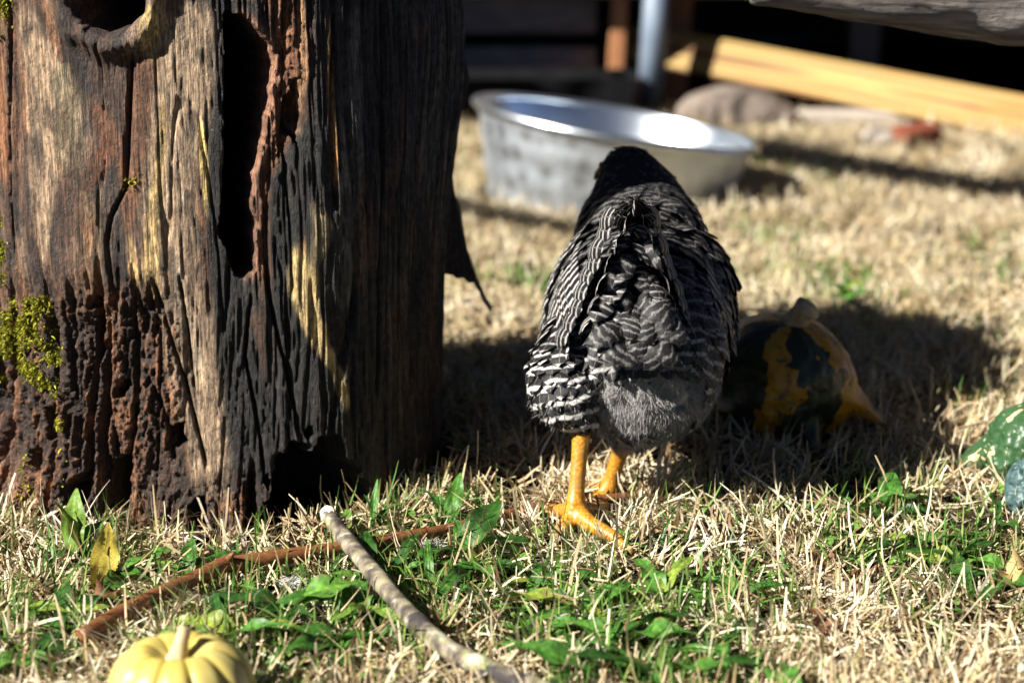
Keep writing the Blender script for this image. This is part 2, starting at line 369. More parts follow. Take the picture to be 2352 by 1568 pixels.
# ------------------------------------------------------------------ tree stump
SC = Vector((-.354, .240)); SR = .30
def stump_R(th):
    d = .266; a = th - rad(6)
    fac = np.where(np.cos(a) > .2, d / np.maximum(np.cos(a), .2), 9)
    k = 130.0
    r = -np.log(np.exp(-k * SR * (1 + .02 * np.sin(3 * th + 1))) + np.exp(-k * fac)) / k
    return r + .006 * np.sin(5 * th + .6) * (np.abs(th) < 3)
def chart(u, v):
    """bearing -> (arc, height) on the stump's surface"""
    th = 0.0
    for _ in range(30):
        R = float(stump_R(np.array([th]))[0]); y = SC.y - R * math.cos(th)
        p = at(u, v, y); s = max(-.97, min(.97, (p.x - SC.x) / R)); th = .5 * th + .5 * math.asin(s)
    return (th * SR, p.z)
def build_stump():
    root = empty('tree_stump', (SC.x, SC.y, 0))
    tag(root, 'rotting hollow tree stump streaked black, red-brown and tan with moss', 'stump')
    H = .70
    th = np.concatenate([np.linspace(-rad(105), rad(105), 650, endpoint=False), np.linspace(rad(105), rad(255), 70, endpoint=False)])
    zs = np.linspace(-.05, H, 520)
    TH, Zg = np.meshgrid(th, zs)
    S = np.where(TH > rad(180), TH - 2 * math.pi, TH) * SR
    # slanting grain
    G = S + .10 * (Zg - .25) * np.exp(-((S + .05) / .25) ** 2) * (Zg < .35) * -1 * sstep(.36, .05, Zg)
    warp = (fbm(S * 14, Zg * 3, 1, 3, 21) - .5) * .018
    Sw = S + warp * .6; Gw = G + warp
    R = stump_R(TH)
    R = R - (.006 + .022 * sstep(.55, .12, Zg)) * sstep(.75, 1.3, TH) * sstep(2.6, 2.0, TH)               # leans out towards the top on its right side
    R = R + .03 * np.exp(-((Zg + .02) / .06) ** 2) * (.3 + fbm(S * 14, 0 * Zg, 2, 2, 5)) * (TH < .35)   # root flare
    R = R + (fbm(TH * 1.5 + 4, Zg * 3, 0, 3, 30) - .5) * .022
    n_big = fbm(Gw * 38, Zg * 2.2, 0, 4, 41)
    n_fib = fbm(Gw * 190, Zg * 5, 0, 4, 43)
    n_crm = .55 * fbm(S * 240, Zg * 105, 0, 4, 47, .65) + .45 * fbm(Gw * 62, Zg * 16, 0, 3, 48)
    n_fine = fbm(Gw * 420, Zg * 26, 0, 3, 49)
    crack = np.abs(fbm(Gw * 26, Zg * 1.6, 0, 3, 53) - .5)
    crack2 = np.abs(fbm(Gw * 55, Zg * 2.2, 0, 3, 59) - .5)
    def cu(u): return chart(u, 700)[0]
    def band(pts, fade=.03):
        P = [(chart(u, v), w_ / 2150.0) for (u, v, w_) in pts]; P.sort(key=lambda q: q[0][1])
        z_ = np.array([q[0][1] for q in P]); s_ = np.array([q[0][0] for q in P]); w_ = np.array([q[1] for q in P])
        d = (Sw - np.interp(Zg, z_, s_)) / np.interp(Zg, z_, w_)
        return np.exp(-d ** 2 * 1.3) * sstep(z_[0] - fade, z_[0] + fade, Zg) * sstep(z_[-1] + fade, z_[-1] - fade, Zg)
    wcache = {}
    def sdf(pts, wob=.006, wf=60):
        if wf not in wcache: wcache[wf] = (fbm(S * wf, Zg * wf * .6, 3, 3, 71) - .5, fbm(S * wf, Zg * wf * .6, 9, 3, 73) - .5)
        P = np.array([chart(u, v) for (u, v) in pts])
        xs = S + wcache[wf][0] * wob * 2; zs_ = Zg + wcache[wf][1] * wob * 2
        d2 = np.full(S.shape, 1e9); ins = np.zeros(S.shape, bool)
        for i in range(len(P)):
            a, b = P[i], P[(i + 1) % len(P)]
            e = b - a; wx, wz = xs - a[0], zs_ - a[1]
            t = np.clip((wx * e[0] + wz * e[1]) / max(e @ e, 1e-12), 0, 1)
            d2 = np.minimum(d2, (wx - t * e[0]) ** 2 + (wz - t * e[1]) ** 2)
            c = (a[1] <= zs_) != (b[1] <= zs_)
            ins ^= c & (xs < (b[0] - a[0]) * (zs_ - a[1]) / (b[1] - a[1] + 1e-12) + a[0])
        return np.where(ins, -1, 1) * np.sqrt(d2)
    # zones
    crumb = sstep(cu(470), cu(330), S) * sstep(.30, .22, Zg - .1 * (S - cu(250)))            # lower left: crumbling heartwood
    crumb = np.maximum(crumb, sstep(.08, .02, Zg) * sstep(cu(640), cu(560), S))
    slot = sdf([(520, 28), (560, 35), (600, 80), (625, 110), (634, 150), (626, 230), (612, 280), (602, 330), (590, 380), (580, 402), (586, 430), (575, 470), (590, 520), (590, 570), (585, 625), (560, 642), (540, 636), (525, 590), (515, 560), (500, 540), (508, 480), (515, 400), (520, 330), (512, 270), (518, 200), (522, 120), (515, 60)], .0035, 110)
    knot = sdf([(165, -60), (170, 10), (192, 55), (240, 78), (295, 66), (326, 30), (338, -60)], .004)
    arch = sdf([(560, 1270), (578, 1185), (618, 1120), (636, 1070), (668, 1026), (705, 1006), (756, 1012), (800, 1050), (838, 1110), (870, 1170), (885, 1270)], .022, 60)
    chan = sdf([(650, 250), (668, 215), (690, 180), (700, 230), (690, 300), (675, 330), (655, 300)], .006, 90)
    pits = np.full(S.shape, 1.0)
    for q in ([(250, 1060), (290, 1055), (300, 1110), (285, 1180), (250, 1185), (240, 1120)], [(140, 1120), (185, 1090), (190, 1170), (150, 1185)], [(60, 1040), (88, 1030), (92, 1075), (64, 1085)], [(100, 940), (118, 940), (120, 1010), (104, 1010)],
              [(205, 730), (228, 735), (226, 760), (208, 758)], [(105, 755), (118, 755), (118, 790), (106, 788)], [(265, 880), (290, 875), (285, 920), (265, 915)], [(390, 980), (420, 975), (425, 1020), (400, 1022)], [(432, 1160), (470, 1140), (480, 1210), (440, 1215)], [(340, 1190), (370, 1185), (372, 1225), (340, 1225)], [(200, 690), (212, 690), (210, 706), (200, 706)]):
        pits = np.minimum(pits, sdf(q, .005, 90))
    redz = band([(660, 0, 45), (672, 120, 45), (665, 260, 40), (640, 340, 22), (612, 420, 14), (608, 560, 12), (612, 640, 16)])
    seams = np.zeros_like(S)
    for pl, wd in (([(300, 130), (296, 200), (290, 330), (288, 430), (250, 500), (240, 560), (250, 640)], 5), ([(350, 650), (385, 760), (430, 900), (470, 1060)], 5), ([(615, 640), (640, 760), (672, 900), (690, 1010)], 5),
                   ([(575, 690), (560, 820), (590, 980), (600, 1080)], 4), ([(775, 40), (768, 300), (770, 470)], 5), ([(410, 640), (430, 760), (445, 900)], 3), ([(880, 0), (878, 400), (860, 900)], 5), ([(985, 80), (980, 420), (965, 900)], 5), ([(930, 100), (925, 700), (915, 1000)], 4), ([(140, 700), (160, 900), (170, 1100)], 5), ([(215, 760), (250, 950), (265, 1060)], 6), ([(330, 860), (380, 960), (400, 1060)], 6), ([(25, 0), (20, 300), (30, 600)], 4)):
        seams = np.maximum(seams, band([(u, v, wd) for u, v in pl], .01))
    # relief
    rgt = sstep(cu(480), cu(600), S)
    crack3 = np.abs(fbm(Gw * 120, Zg * 2.0, 0, 3, 61) - .5)
    D = -(.0012 + .0016 * rgt) * sstep(.030, .0, crack3) + (n_big - .5) * (.0045 + .0035 * rgt) + (n_fib - .5) * (.0026 + .0022 * rgt) + (n_fine - .5) * .0026
    D = D * (1 - .55 * crumb)
    D += crumb * ((n_crm - .5) * .026 - .008 - .024 * sstep(.06, .0, crack) - .010 * sstep(.06, .0, crack2))
    D -= (1 - crumb) * ((.003 + .003 * rgt) * sstep(.030, .0, crack) + (.001 + .002 * rgt) * sstep(.04, 0, crack2))
    D -= seams * .010
    D += redz * ((n_crm - .5) * .02 + (n_fib - .5) * .010 - .006)
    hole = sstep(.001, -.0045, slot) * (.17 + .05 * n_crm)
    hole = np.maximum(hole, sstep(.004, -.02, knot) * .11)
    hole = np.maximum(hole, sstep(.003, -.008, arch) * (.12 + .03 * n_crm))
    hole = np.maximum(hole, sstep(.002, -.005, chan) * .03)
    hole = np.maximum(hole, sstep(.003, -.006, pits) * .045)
    lip = np.exp(-((knot - .012) / .012) ** 2) * .012
    D += lip
    Rf = R + D - hole
    # ragged top
    top = sstep(H - .10, H, Zg) * (fbm(S * 26, 0 * Zg, 5, 3, 88) - .35) * .16
    Zp = Zg - np.maximum(top, 0)
    V = np.stack([Rf * np.sin(TH), -Rf * np.cos(TH), Zp], -1).reshape(-1, 3)
    # wood colours, with shade painted into the right half
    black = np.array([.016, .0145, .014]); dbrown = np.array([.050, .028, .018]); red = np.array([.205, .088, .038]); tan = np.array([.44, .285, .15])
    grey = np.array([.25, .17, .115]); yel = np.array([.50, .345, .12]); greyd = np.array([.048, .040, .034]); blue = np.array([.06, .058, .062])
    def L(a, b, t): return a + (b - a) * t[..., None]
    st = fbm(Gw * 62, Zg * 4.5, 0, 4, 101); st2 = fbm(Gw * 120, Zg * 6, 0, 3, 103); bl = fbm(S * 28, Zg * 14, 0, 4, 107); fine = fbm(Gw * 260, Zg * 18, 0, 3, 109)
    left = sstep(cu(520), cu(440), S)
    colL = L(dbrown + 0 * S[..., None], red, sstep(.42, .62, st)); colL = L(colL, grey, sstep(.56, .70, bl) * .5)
    colR = L(black + 0 * S[..., None], greyd, sstep(.40, .72, st2) * sstep(.35, .6, fine)); colR = L(colR, red * .5, sstep(.6, .75, bl) * .6)  # right half kept near-black: its shade is in the colour
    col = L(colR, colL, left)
    up = sstep(.24, .33, Zg + .05 * (bl - .5)) * left
    col = L(col, L(grey + 0 * S[..., None], tan, sstep(.4, .6, st)), up * sstep(.40, .60, bl) * .62)
    soot = sstep(.52, .66, fbm(Gw * 34 + 7, Zg * 6, 0, 4, 117)); col = L(col, black * 1.3 + 0 * S[..., None], soot * .75)
    def paint(pts, c, k=1.0, brk=.35, fade=.03):
        nonlocal col
        b = band(pts, fade) * k; b = sstep(brk * .5, brk * .5 + .45, b * (.55 + .9 * st))
        col = L(col, np.array(c) + 0 * S[..., None], np.clip(b, 0, 1))
    paint([(500, 130, 24), (494, 400, 28), (505, 600, 30), (530, 750, 44), (560, 900, 55), (590, 1050, 60), (600, 1150, 60)], (.015, .0135, .013), 1.3, .2)
    paint([(648, 400, 34), (655, 600, 40), (690, 800, 44), (720, 960, 60)], (.014, .013, .0125), 1.3, .25)
    paint([(735, 100, 22), (742, 300, 26), (748, 440, 20)], (.014, .013, .0125), 1.2, .3)
    paint([(60, 20, 40), (110, 200, 66), (100, 420, 46), (100, 560, 24), (105, 600, 16)], (.31, .215, .135))
    paint([(150, 160, 40), (160, 330, 30), (170, 420, 18)], (.28, .22, .13))
    paint([(74, 240, 20), (85, 340, 24), (98, 450, 14)], (.045, .043, .045), .8, .8, .05)
    paint([(345, 20, 28), (352, 110, 30), (350, 140, 20)], (.52, .37, .15), 1, .2, .015)
    paint([(325, 140, 38), (312, 260, 46), (300, 380, 42), (300, 450, 30), (290, 520, 26)], (.17, .072, .032))
    paint([(215, 230, 30), (250, 320, 35), (205, 430, 30)], (.16, .065, .03))
    paint([(440, 30, 66), (420, 180, 66), (400, 330, 64), (382, 470, 66), (385, 600, 72), (408, 720, 68), (435, 850, 60), (460, 960, 54), (478, 1060, 46), (490, 1160, 36)], (.33, .235, .15), 1.3, .2)
    paint([(372, 250, 16), (360, 420, 16), (345, 600, 24), (352, 690, 18)], (.47, .33, .14), 1, .3)
    paint([(462, 300, 9), (468, 400, 9), (472, 470, 8)], (.6, .43, .15), 1, .2)
    paint([(300, 560, 16), (315, 660, 18)], (.50, .33, .15), 1, .2)
    paint([(400, 600, 16), (430, 740, 20), (455, 850, 20)], (.40, .31, .21), 1, .35)
    paint([(700, 580, 36), (702, 660, 36), (712, 720, 28), (735, 790, 20), (770, 850, 16), (790, 930, 12)], (.48, .35, .15), 1.1, .3)
    paint([(725, 470, 22), (742, 520, 24), (730, 600, 20)], (.36, .28, .15), 1, .35)
    paint([(768, 60, 10), (768, 250, 10), (772, 420, 9)], (.38, .20, .07), 1, .3)
    paint([(820, 20, 34), (815, 260, 36), (800, 520, 32), (790, 700, 26)], (.105, .092, .08), 1, .5)  # streak dimmed along with the right half's painted shade
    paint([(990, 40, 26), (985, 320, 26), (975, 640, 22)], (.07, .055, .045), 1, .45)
    paint([(560, 0, 60), (640, 15, 60), (690, 10, 40)], (.20, .095, .05), 1, .3, .02)
    paint([(700, 0, 12), (705, 180, 10), (690, 290, 10)], (.42, .25, .13), 1, .3)
    spk = sstep(.54, .68, fbm(Gw * 95, Zg * 34, 0, 4, 141)); col = L(col, col * .28, spk * .75)
    stain = sstep(.50, .66, fbm(Gw * 30 + 3, Zg * 9, 0, 4, 143)); col = L(col, np.array([.10, .052, .03]) + 0 * S[..., None], stain * .45 * left)
    col = L(col, red * 1.3 * (.4 + 1.2 * n_crm)[..., None], redz * .85)
    col = L(col, L(dbrown * .65 + 0 * S[..., None], red * .85, sstep(.50, .64, n_crm)), crumb * .92)
    col = L(col, np.array([.34, .16, .085]) + 0 * S[..., None], crumb * sstep(.66, .74, n_crm) * .8)
    col = L(col, np.array([.24, .12, .065]) + 0 * S[..., None], np.clip(band([(25, 1060, 40), (35, 1150, 45), (30, 1210, 40)]) * .9, 0, 1) * sstep(.4, .6, bl))
    col = L(col, black + 0 * S[..., None], np.clip(np.maximum(seams * .85, .4 * sstep(.022, .0, crack3)), 0, 1))
    rim = np.exp(-((slot - .003) / .004) ** 2) * sstep(cu(555), cu(585), S)
    col = L(col, np.array([.30, .15, .09]) + 0 * S[..., None], np.clip(rim, 0, 1) * .8)
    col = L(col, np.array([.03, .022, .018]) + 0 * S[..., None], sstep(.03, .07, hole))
    mossy = sstep(.008, -.008, sdf([(-60, 690), (40, 672), (95, 668), (108, 720), (118, 770), (140, 800), (128, 850), (118, 880), (96, 900), (50, 880), (0, 885), (-60, 880)], .012, 40))
    col = L(col, np.array([.10, .10, .016]) + 0 * S[..., None], mossy * sstep(.45, .62, fbm(S * 70, Zg * 70, 3, 3, 131)))
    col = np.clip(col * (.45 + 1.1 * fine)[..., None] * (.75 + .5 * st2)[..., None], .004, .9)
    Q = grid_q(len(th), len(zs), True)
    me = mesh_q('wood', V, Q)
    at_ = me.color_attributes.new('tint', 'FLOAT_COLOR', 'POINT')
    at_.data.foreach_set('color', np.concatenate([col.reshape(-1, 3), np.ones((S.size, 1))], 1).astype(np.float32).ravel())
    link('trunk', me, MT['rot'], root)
    # broken top closed by a dished cap of decayed heartwood
    n = 80; a_ = np.linspace(0, 2 * math.pi, n, endpoint=False); CV = []; rows = 8
    for i in range(rows):
        f = 1 - i / rows
        for a in a_:
            r = .265 * f; CV.append((r * math.sin(a), -r * math.cos(a), H - .09 - .02 * (1 - f) + (float(vnoise(np.array([a * 5]), np.array([f * 9]), 0, 4)[0]) - .5) * .04))
    cme = mesh_q('cap', np.array(CV), grid_q(n, rows, True))
    ca = cme.color_attributes.new('tint', 'FLOAT_COLOR', 'POINT'); ca.data.foreach_set('color', np.tile([.05, .03, .02, 1], len(CV)).astype(np.float32))
    link('heartwood', cme, MT['rot'], root)
    # torn bark slab standing off the shaded right side
    out = [(1066, 120), (1078, 180), (1072, 230), (1060, 262), (1052, 300), (1046, 340), (1034, 378), (1040, 410), (1044, 440), (1052, 478), (1061, 524), (1070, 556), (1080, 600), (1092, 634), (1102, 664), (1113, 690), (1127, 717), (1112, 696), (1106, 676), (1094, 662), (1088, 648), (1076, 650), (1064, 638), (1050, 640), (1038, 632), (1018, 628), (1000, 560), (1000, 300), (1010, 120)]
    bm = bmesh.new(); ya = .30
    fr = [bm.verts.new(at(u, v, ya + .0003 * (u - 1040)) - Vector((SC.x, SC.y, 0))) for u, v in out]
    f = bm.faces.new(fr); ex = bmesh.ops.extrude_face_region(bm, geom=[f])
    for v in ex['geom']:
        if isinstance(v, bmesh.types.BMVert): v.co += Vector((.004 * random.uniform(-1, 1), .014 + .004 * random.random(), .003 * random.uniform(-1, 1)))
    bmesh.ops.recalc_face_normals(bm, faces=bm.faces); bmesh.ops.triangulate(bm, faces=bm.faces)
    me = bpy.data.meshes.new('bark_slab'); bm.to_mesh(me); bm.free()
    ca = me.color_attributes.new('tint', 'FLOAT_COLOR', 'POINT'); ca.data.foreach_set('color', np.tile([.045, .033, .026, 1], len(me.vertices)).astype(np.float32))
    o = link('bark_slab', me, MT['rot'], root, False); o['label'] = 'jagged slab of torn bark hanging off the shaded side'
    # moss
    rng = np.random.RandomState(5); PV = []; PQ = []
    msd = sdf([(-60, 690), (40, 672), (95, 668), (108, 720), (118, 770), (140, 800), (128, 850), (118, 880), (138, 920), (150, 960), (140, 1010), (118, 980), (96, 900), (50, 880), (0, 885), (-60, 880)], .012, 40)
    mse = sdf([(-60, -40), (28, -40), (32, 120), (12, 300), (18, 480), (6, 640), (-60, 660)], .012, 40)
    dens = sstep(.004, -.012, msd) + .75 * sstep(.006, -.01, mse) * sstep(.42, .58, bl) + .30 * (np.exp(-((S - chart(300, 400)[0]) / .006) ** 2) * sstep(.02, .0, np.abs(Zg - chart(300, 400)[1])))
    drip = band([(60, 1080, 14), (85, 1180, 12)]) * .35 + band([(130, 1010, 10), (135, 1080, 8)]) * .3
    dens = np.clip(dens + drip, 0, 1) * (TH < 3)
    w_ = (dens * sstep(.42, .66, fbm(S * 70, Zg * 70, 3, 3, 131))).ravel(); w_ = w_ / w_.sum()
    pick = rng.choice(len(w_), 17000, p=w_)
    for i in pick:
        b = V[i] + rng.normal(0, .0012, 3); t_ = TH.ravel()[i]; nrm = np.array([math.sin(t_), -math.cos(t_), .25]); d = nrm + rng.normal(0, .75, 3); d[2] += .15; d /= np.linalg.norm(d)
        l = rng.uniform(.002, .0065); s_ = np.cross(d, rng.normal(0, 1, 3)); s_ /= np.linalg.norm(s_); wd = rng.uniform(.0006, .0014)
        b = b - nrm * .001; m_ = b + d * l * .55; e = b + d * l + np.array([0, 0, -l * .25])
        k = len(PV); PV += [b - s_ * wd * .6, b + s_ * wd * .6, m_ + s_ * wd, m_ - s_ * wd, e + s_ * wd * .25, e - s_ * wd * .25]; PQ += [(k, k + 1, k + 2, k + 3), (k + 3, k + 2, k + 4, k + 5)]
    o = link('moss', mesh_q('moss', np.array(PV), np.array(PQ)), MT['moss'], root); o['kind'] = 'stuff'
    return root
build_stump()

# ------------------------------------------------------------------ the hen
def sphere_into(bm, c, r, q=None):
    M = Matrix.Translation(c)
    if q is not None: M = M @ q.to_matrix().to_4x4()
    M = M @ Matrix.Diagonal((*r, 1)) if not isinstance(r, (int, float)) else M @ Matrix.Scale(r, 4)
    bmesh.ops.create_icosphere(bm, subdivisions=3, radius=1, matrix=M)
def chain_into(bm, pts, n=14):
    for p in smooth_path(pts, n): sphere_into(bm, Vector(p[:3]), float(p[3]))
FR = np.random.RandomState(77)
def feather_geo(c0, c1, c2, W, nrm, q0, period, nseg=9, cols=5, camber=.18, shape=.55, twist=0.0, fray=0.0):
    """quadratic curve from quill to tip; returns verts, quads, uvs"""
    c0, c1, c2, nrm = (np.array(v, float) for v in (c0, c1, c2, nrm)); V = []; UV = []; Q = []
    Lg = np.linalg.norm(c1 - c0) + np.linalg.norm(c2 - c1); fr = FR.normal(0, fray, (nseg, 2)) if fray else None
    for i in range(nseg):
        t = i / (nseg - 1); p = (1 - t) ** 2 * c0 + 2 * t * (1 - t) * c1 + t * t * c2
        d = 2 * (1 - t) * (c1 - c0) + 2 * t * (c2 - c1); d /= np.linalg.norm(d)
        n_ = nrm - d * (nrm @ d); n_ /= np.linalg.norm(n_); s = np.cross(d, n_)
        if twist: s = s * math.cos(twist * t) + n_ * math.sin(twist * t); n_ = np.cross(s, d)
        wv = W * .5 * (min(1, t * 3 + .18) ** .8) * max(1e-3, (1 - max(0, (t - shape) / (1 - shape)) ** 2.4)) ** .5
        for j in range(cols):
            a = j / (cols - 1) * 2 - 1
            if fr is not None and j in (0, cols - 1): a = a * (1 + fr[i, 0 if j == 0 else 1])
            back = -abs(a) ** 1.5 * W * .10 * (t > .5)
            V.append(p + s * (a * wv) - n_ * (a * a * wv * camber) + d * back); UV.append((j / (cols - 1), q0 + t * Lg / period))
    for i in range(nseg - 1):
        for j in range(cols - 1): k = i * cols + j; Q.append((k, k + 1, k + 1 + cols, k + cols))
    return V, Q, UV
def feather_mesh(name, parts, pale):
    V = []; Q = []; UV = []; PA = []
    for (v, q, uv), pl in zip(parts, pale):
        k = len(V); V += v; Q += [(a + k, b + k, c + k, d + k) for a, b, c, d in q]; UV += uv; PA += [pl] * len(v)
    Q = np.array(Q); me = mesh_q(name, np.array(V), Q)
    ul = me.uv_layers.new(name='UVMap'); ul.data.foreach_set('uv', np.array(UV, np.float32)[Q.ravel()].ravel())
    a = me.attributes.new('pale', 'FLOAT', 'POINT'); a.data.foreach_set('value', np.array(PA, np.float32))
    return me
def build_hen():
    root = empty('hen', (.10, .06, 0))
    tag(root, 'black and white barred hen with yellow legs walking away beside the stump', 'hen')
    off = Vector((.10, .06, 0))
    bm = bmesh.new()
    yaw = Quaternion((1, 0, 0), rad(16))
    # trunk: deep breast ahead, fluffy rump behind
    for c, r in (((.140, .085, .198), (.098, .150, .112)), ((.146, .150, .205), (.098, .125, .104)), ((.138, .010, .172), (.080, .066, .080)), ((.142, -.004, .160), (.068, .050, .048)), ((.144, .20, .215), (.080, .085, .085)), ((.137, .04, .235), (.055, .07, .055))):
        sphere_into(bm, Vector(c), r, yaw)
    sphere_into(bm, Vector((.160, .120, .228)), (.086, .11, .078), yaw)
    chain_into(bm, [(.147, .18, .25, .080), (.148, .225, .275, .069), (.146, .252, .300, .056), (.142, .268, .320, .043), (.138, .275, .334, .034)], 16)
    sphere_into(bm, Vector((.135, .280, .338)), (.030, .031, .027))
    # thighs
    chain_into(bm, [(.085, .04, .19, .05), (.060, .000, .165, .040), (.056, -.022, .153, .034), (.066, -.034, .138, .022), (.0745, -.033, .128, .012)], 12)
    chain_into(bm, [(.16, .09, .14, .055), (.14, .075, .115, .042), (.128, .064, .085, .026), (.124, .060, .07, .014)], 10)
    # shanks and toes
    def leg(hock, ankle, toes, r0):
        chain_into(bm, [(*hock, r0 * 1.22), (*(hock + (ankle - hock) * .12), r0 * 1.12), (*(hock + (ankle - hock) * .4), r0 * .94), (*(hock + (ankle - hock) * .8), r0 * .92), (*ankle, r0 * 1.25)], 26)
        for tp in toes: chain_into(bm, [(*(ankle - Vector((0, 0, .003))), r0 * 1.15)] + [(a, b, c, r * 1.04) for a, b, c, r in tp], 18)
    ank = Vector((.0665, -.058, .036))
    leg(Vector((.0745, -.034, .126)), ank,
        [[(.060, -.070, .024, .0090), (.051, -.082, .018, .0080), (.047, -.088, .014, .006)],
         [(.080, -.080, .026, .0090), (.098, -.098, .021, .0076), (.109, -.110, .018, .0066), (.118, -.118, .012, .0048)],
         [(.084, -.032, .024, .0080), (.097, -.004, .016, .0068), (.103, .014, .011, .0052)],
         [(.052, -.034, .023, .0078), (.040, -.010, .016, .0066), (.034, .004, .011, .005)]], .0098)
    sphere_into(bm, Vector((.0640, -.068, .038)), .0052)            # spur bud
    leg(Vector((.124, .060, .075)), Vector((.1085, .068, .016)),
        [[(.098, .060, .008, .0068), (.090, .054, .006, .0055)], [(.120, .090, .008, .007), (.130, .115, .006, .0055)], [(.104, .100, .008, .007), (.102, .13, .006, .0055)], [(.090, .088, .008, .0066), (.078, .106, .006, .005)]], .0098)
    me0 = bpy.data.meshes.new('raw'); bm.to_mesh(me0); bm.free()
    tmp = bpy.data.objects.new('raw', me0); C.objects.link(tmp)
    md = tmp.modifiers.new('r', 'REMESH'); md.mode = 'VOXEL'; md.voxel_size = .0026
    md = tmp.modifiers.new('s', 'SMOOTH'); md.factor = .5; md.iterations = 3
    dg = bpy.context.evaluated_depsgraph_get(); me = bpy.data.meshes.new_from_object(tmp.evaluated_get(dg))
    bpy.data.objects.remove(tmp); bpy.data.meshes.remove(me0)
    nv = len(me.vertices); co = np.empty(nv * 3, np.float32); me.vertices.foreach_get('co', co); co = co.reshape(-1, 3)
    npoly = len(me.polygons); ctr = np.empty(npoly * 3, np.float32); me.polygons.foreach_get('center', ctr); ctr = ctr.reshape(-1, 3)
    nor = np.empty(npoly * 3, np.float32); me.polygons.foreach_get('normal', nor); nor = nor.reshape(-1, 3); area = np.empty(npoly, np.float32); me.polygons.foreach_get('area', area)
    tt = np.clip((.126 - ctr[:, 2]) / .09, 0, 1); legL = (ctr[:, 2] < .131) & (np.hypot(ctr[:, 0] - (.0745 - .008 * tt), ctr[:, 1] - (-.034 - .024 * tt)) < .0165)
    legs = legL | (ctr[:, 2] < .05) | ((ctr[:, 2] < .066) & (np.hypot(ctr[:, 0] - .121, ctr[:, 1] - .062) < .02))
    bme = me.copy(); bme.name = 'body'
    co2 = co - np.array(off); bme.vertices.foreach_set('co', co2.astype(np.float32).ravel())
    body = link('body', bme, [MT['henbody'], MT['leg'], MT['downskin']], root)
    rump = (nor[:, 1] < -.2) & (ctr[:, 2] < .225) & (np.abs(ctr[:, 0] - .142) < .072) & (ctr[:, 1] < .03) & ~legs
    bme.polygons.foreach_set('material_index', np.where(legs, 1, np.where(rump, 2, 0)).astype(np.int32)); bme.update()
    # contour plumage
    rng = np.random.RandomState(3); O = np.array(off)
    ok = ~legs & (ctr[:, 2] > .05); p = area * ok; p = p / p.sum()
    cand = rng.choice(npoly, 30000, p=p); grid = {}; parts = []; pale = []
    tailc = np.array([.122, .0, .27])
    for i in cand:
        P = ctr[i].astype(float); n_ = nor[i].astype(float)
        head = P[2] > .318 and P[1] > .2
        neck = (P[2] > .245 and P[1] > .19)
        thigh = (P[2] < .20 and P[0] < .085 and P[1] < .03)
        fl = (n_[1] < -.35 and P[2] < .205 and abs(P[0] - .142) < .068 and not thigh)
        if fl or (P[2] < .105 and math.hypot(P[0] - .126, P[1] - .064) < .038): continue
        sp = .0045 if head else .0066 if neck else .0085 if thigh else .0112
        key = (int(P[0] / sp), int(P[1] / sp), int(P[2] / sp)); bad = False
        for a in (-1, 0, 1):
            for b in (-1, 0, 1):
                for c in (-1, 0, 1):
                    for q in grid.get((sp, key[0] + a, key[1] + b, key[2] + c), ()):
                        if (q - P) @ (q - P) < sp * sp: bad = True; break
        if bad: continue
        grid.setdefault((sp, *key), []).append(P)
        f = np.array([0, -.55, -1.]) if (neck or head) else np.array([.25, -.25, -1.]) if thigh else np.array([0, -1., -.55])
        if P[1] < .02 and not thigh: f = np.array([0, -.5, -1.0])
        f /= np.linalg.norm(f)
        d = f - n_ * (f @ n_)
        if np.linalg.norm(d) < .15: continue
        d /= np.linalg.norm(d); s = np.cross(d, n_); d = d + s * rng.normal(0, .16); d /= np.linalg.norm(d)
        Ln = (.014 if head else .024 if neck else .022 if thigh else .040) * rng.uniform(.85, 1.15); W = Ln * (.5 if neck or head else .9 if thigh else .70)
        per = .0095 if neck or head else .0165 if thigh else .0140
        c0 = P - n_ * .0015; c1 = P + d * Ln * .5 + n_ * (.0055 if not head else .001); c2 = P + d * Ln + n_ * (.0028 if not head else -.001) + rng.normal(0, .0012, 3)
        q0 = (P @ f) / per + rng.normal(0, .05)
        parts.append(feather_geo(c0 - O, c1 - O, c2 - O, W, n_, q0, per, 8, 5, .14, .35, rng.normal(0, .10)))
        pl = .06 if head else .11 if neck else .85 if thigh else float(np.clip(.70 - (P[0] - .10) * 1.6 * (P[2] > .2) + rng.normal(0, .16), .15, .95))  # head, neck, back and right side darkened: shade painted into the feather tone
        pl = pl * (1 - .62 * float(sstep(.235, .285, P[2] - .35 * max(0, .10 - P[0]))))
        if P[2] > .19 and .088 < P[0] < .175 and P[1] < .14: pl *= .4
        elif P[2] > .24: pl *= .5
        pale.append(float(np.clip(pl, 0, 1)))
    o = link('contour_plumage', feather_mesh('contour_plumage', parts, pale), MT['feather'], root); o['kind'] = 'stuff'
    # fluff on the rump
    PV = []; PQ = []
    flm = (nor[:, 1] < -.10) & (ctr[:, 2] < .235) & (ctr[:, 2] > .07) & (np.abs(ctr[:, 0] - .142) < .078) & ~legs & (ctr[:, 1] < .05)
    flm &= ~((ctr[:, 2] < .20) & (ctr[:, 0] < .092) & (ctr[:, 1] < -.005))
    flt = (ctr[:, 2] < .20) & (ctr[:, 2] > .115) & (ctr[:, 0] < .10) & (ctr[:, 1] < .03) & ~legs
    p = area * (flm * 1.0 + flt * .05); p /= p.sum()
    idx = rng.choice(npoly, 52000, p=p); CL = np.stack([fbm(ctr[idx, 0] * 95, ctr[idx, 1] * 95, ctr[idx, 2] * 95, 2, 200 + a) - .5 for a in range(3)], -1) * 4.2
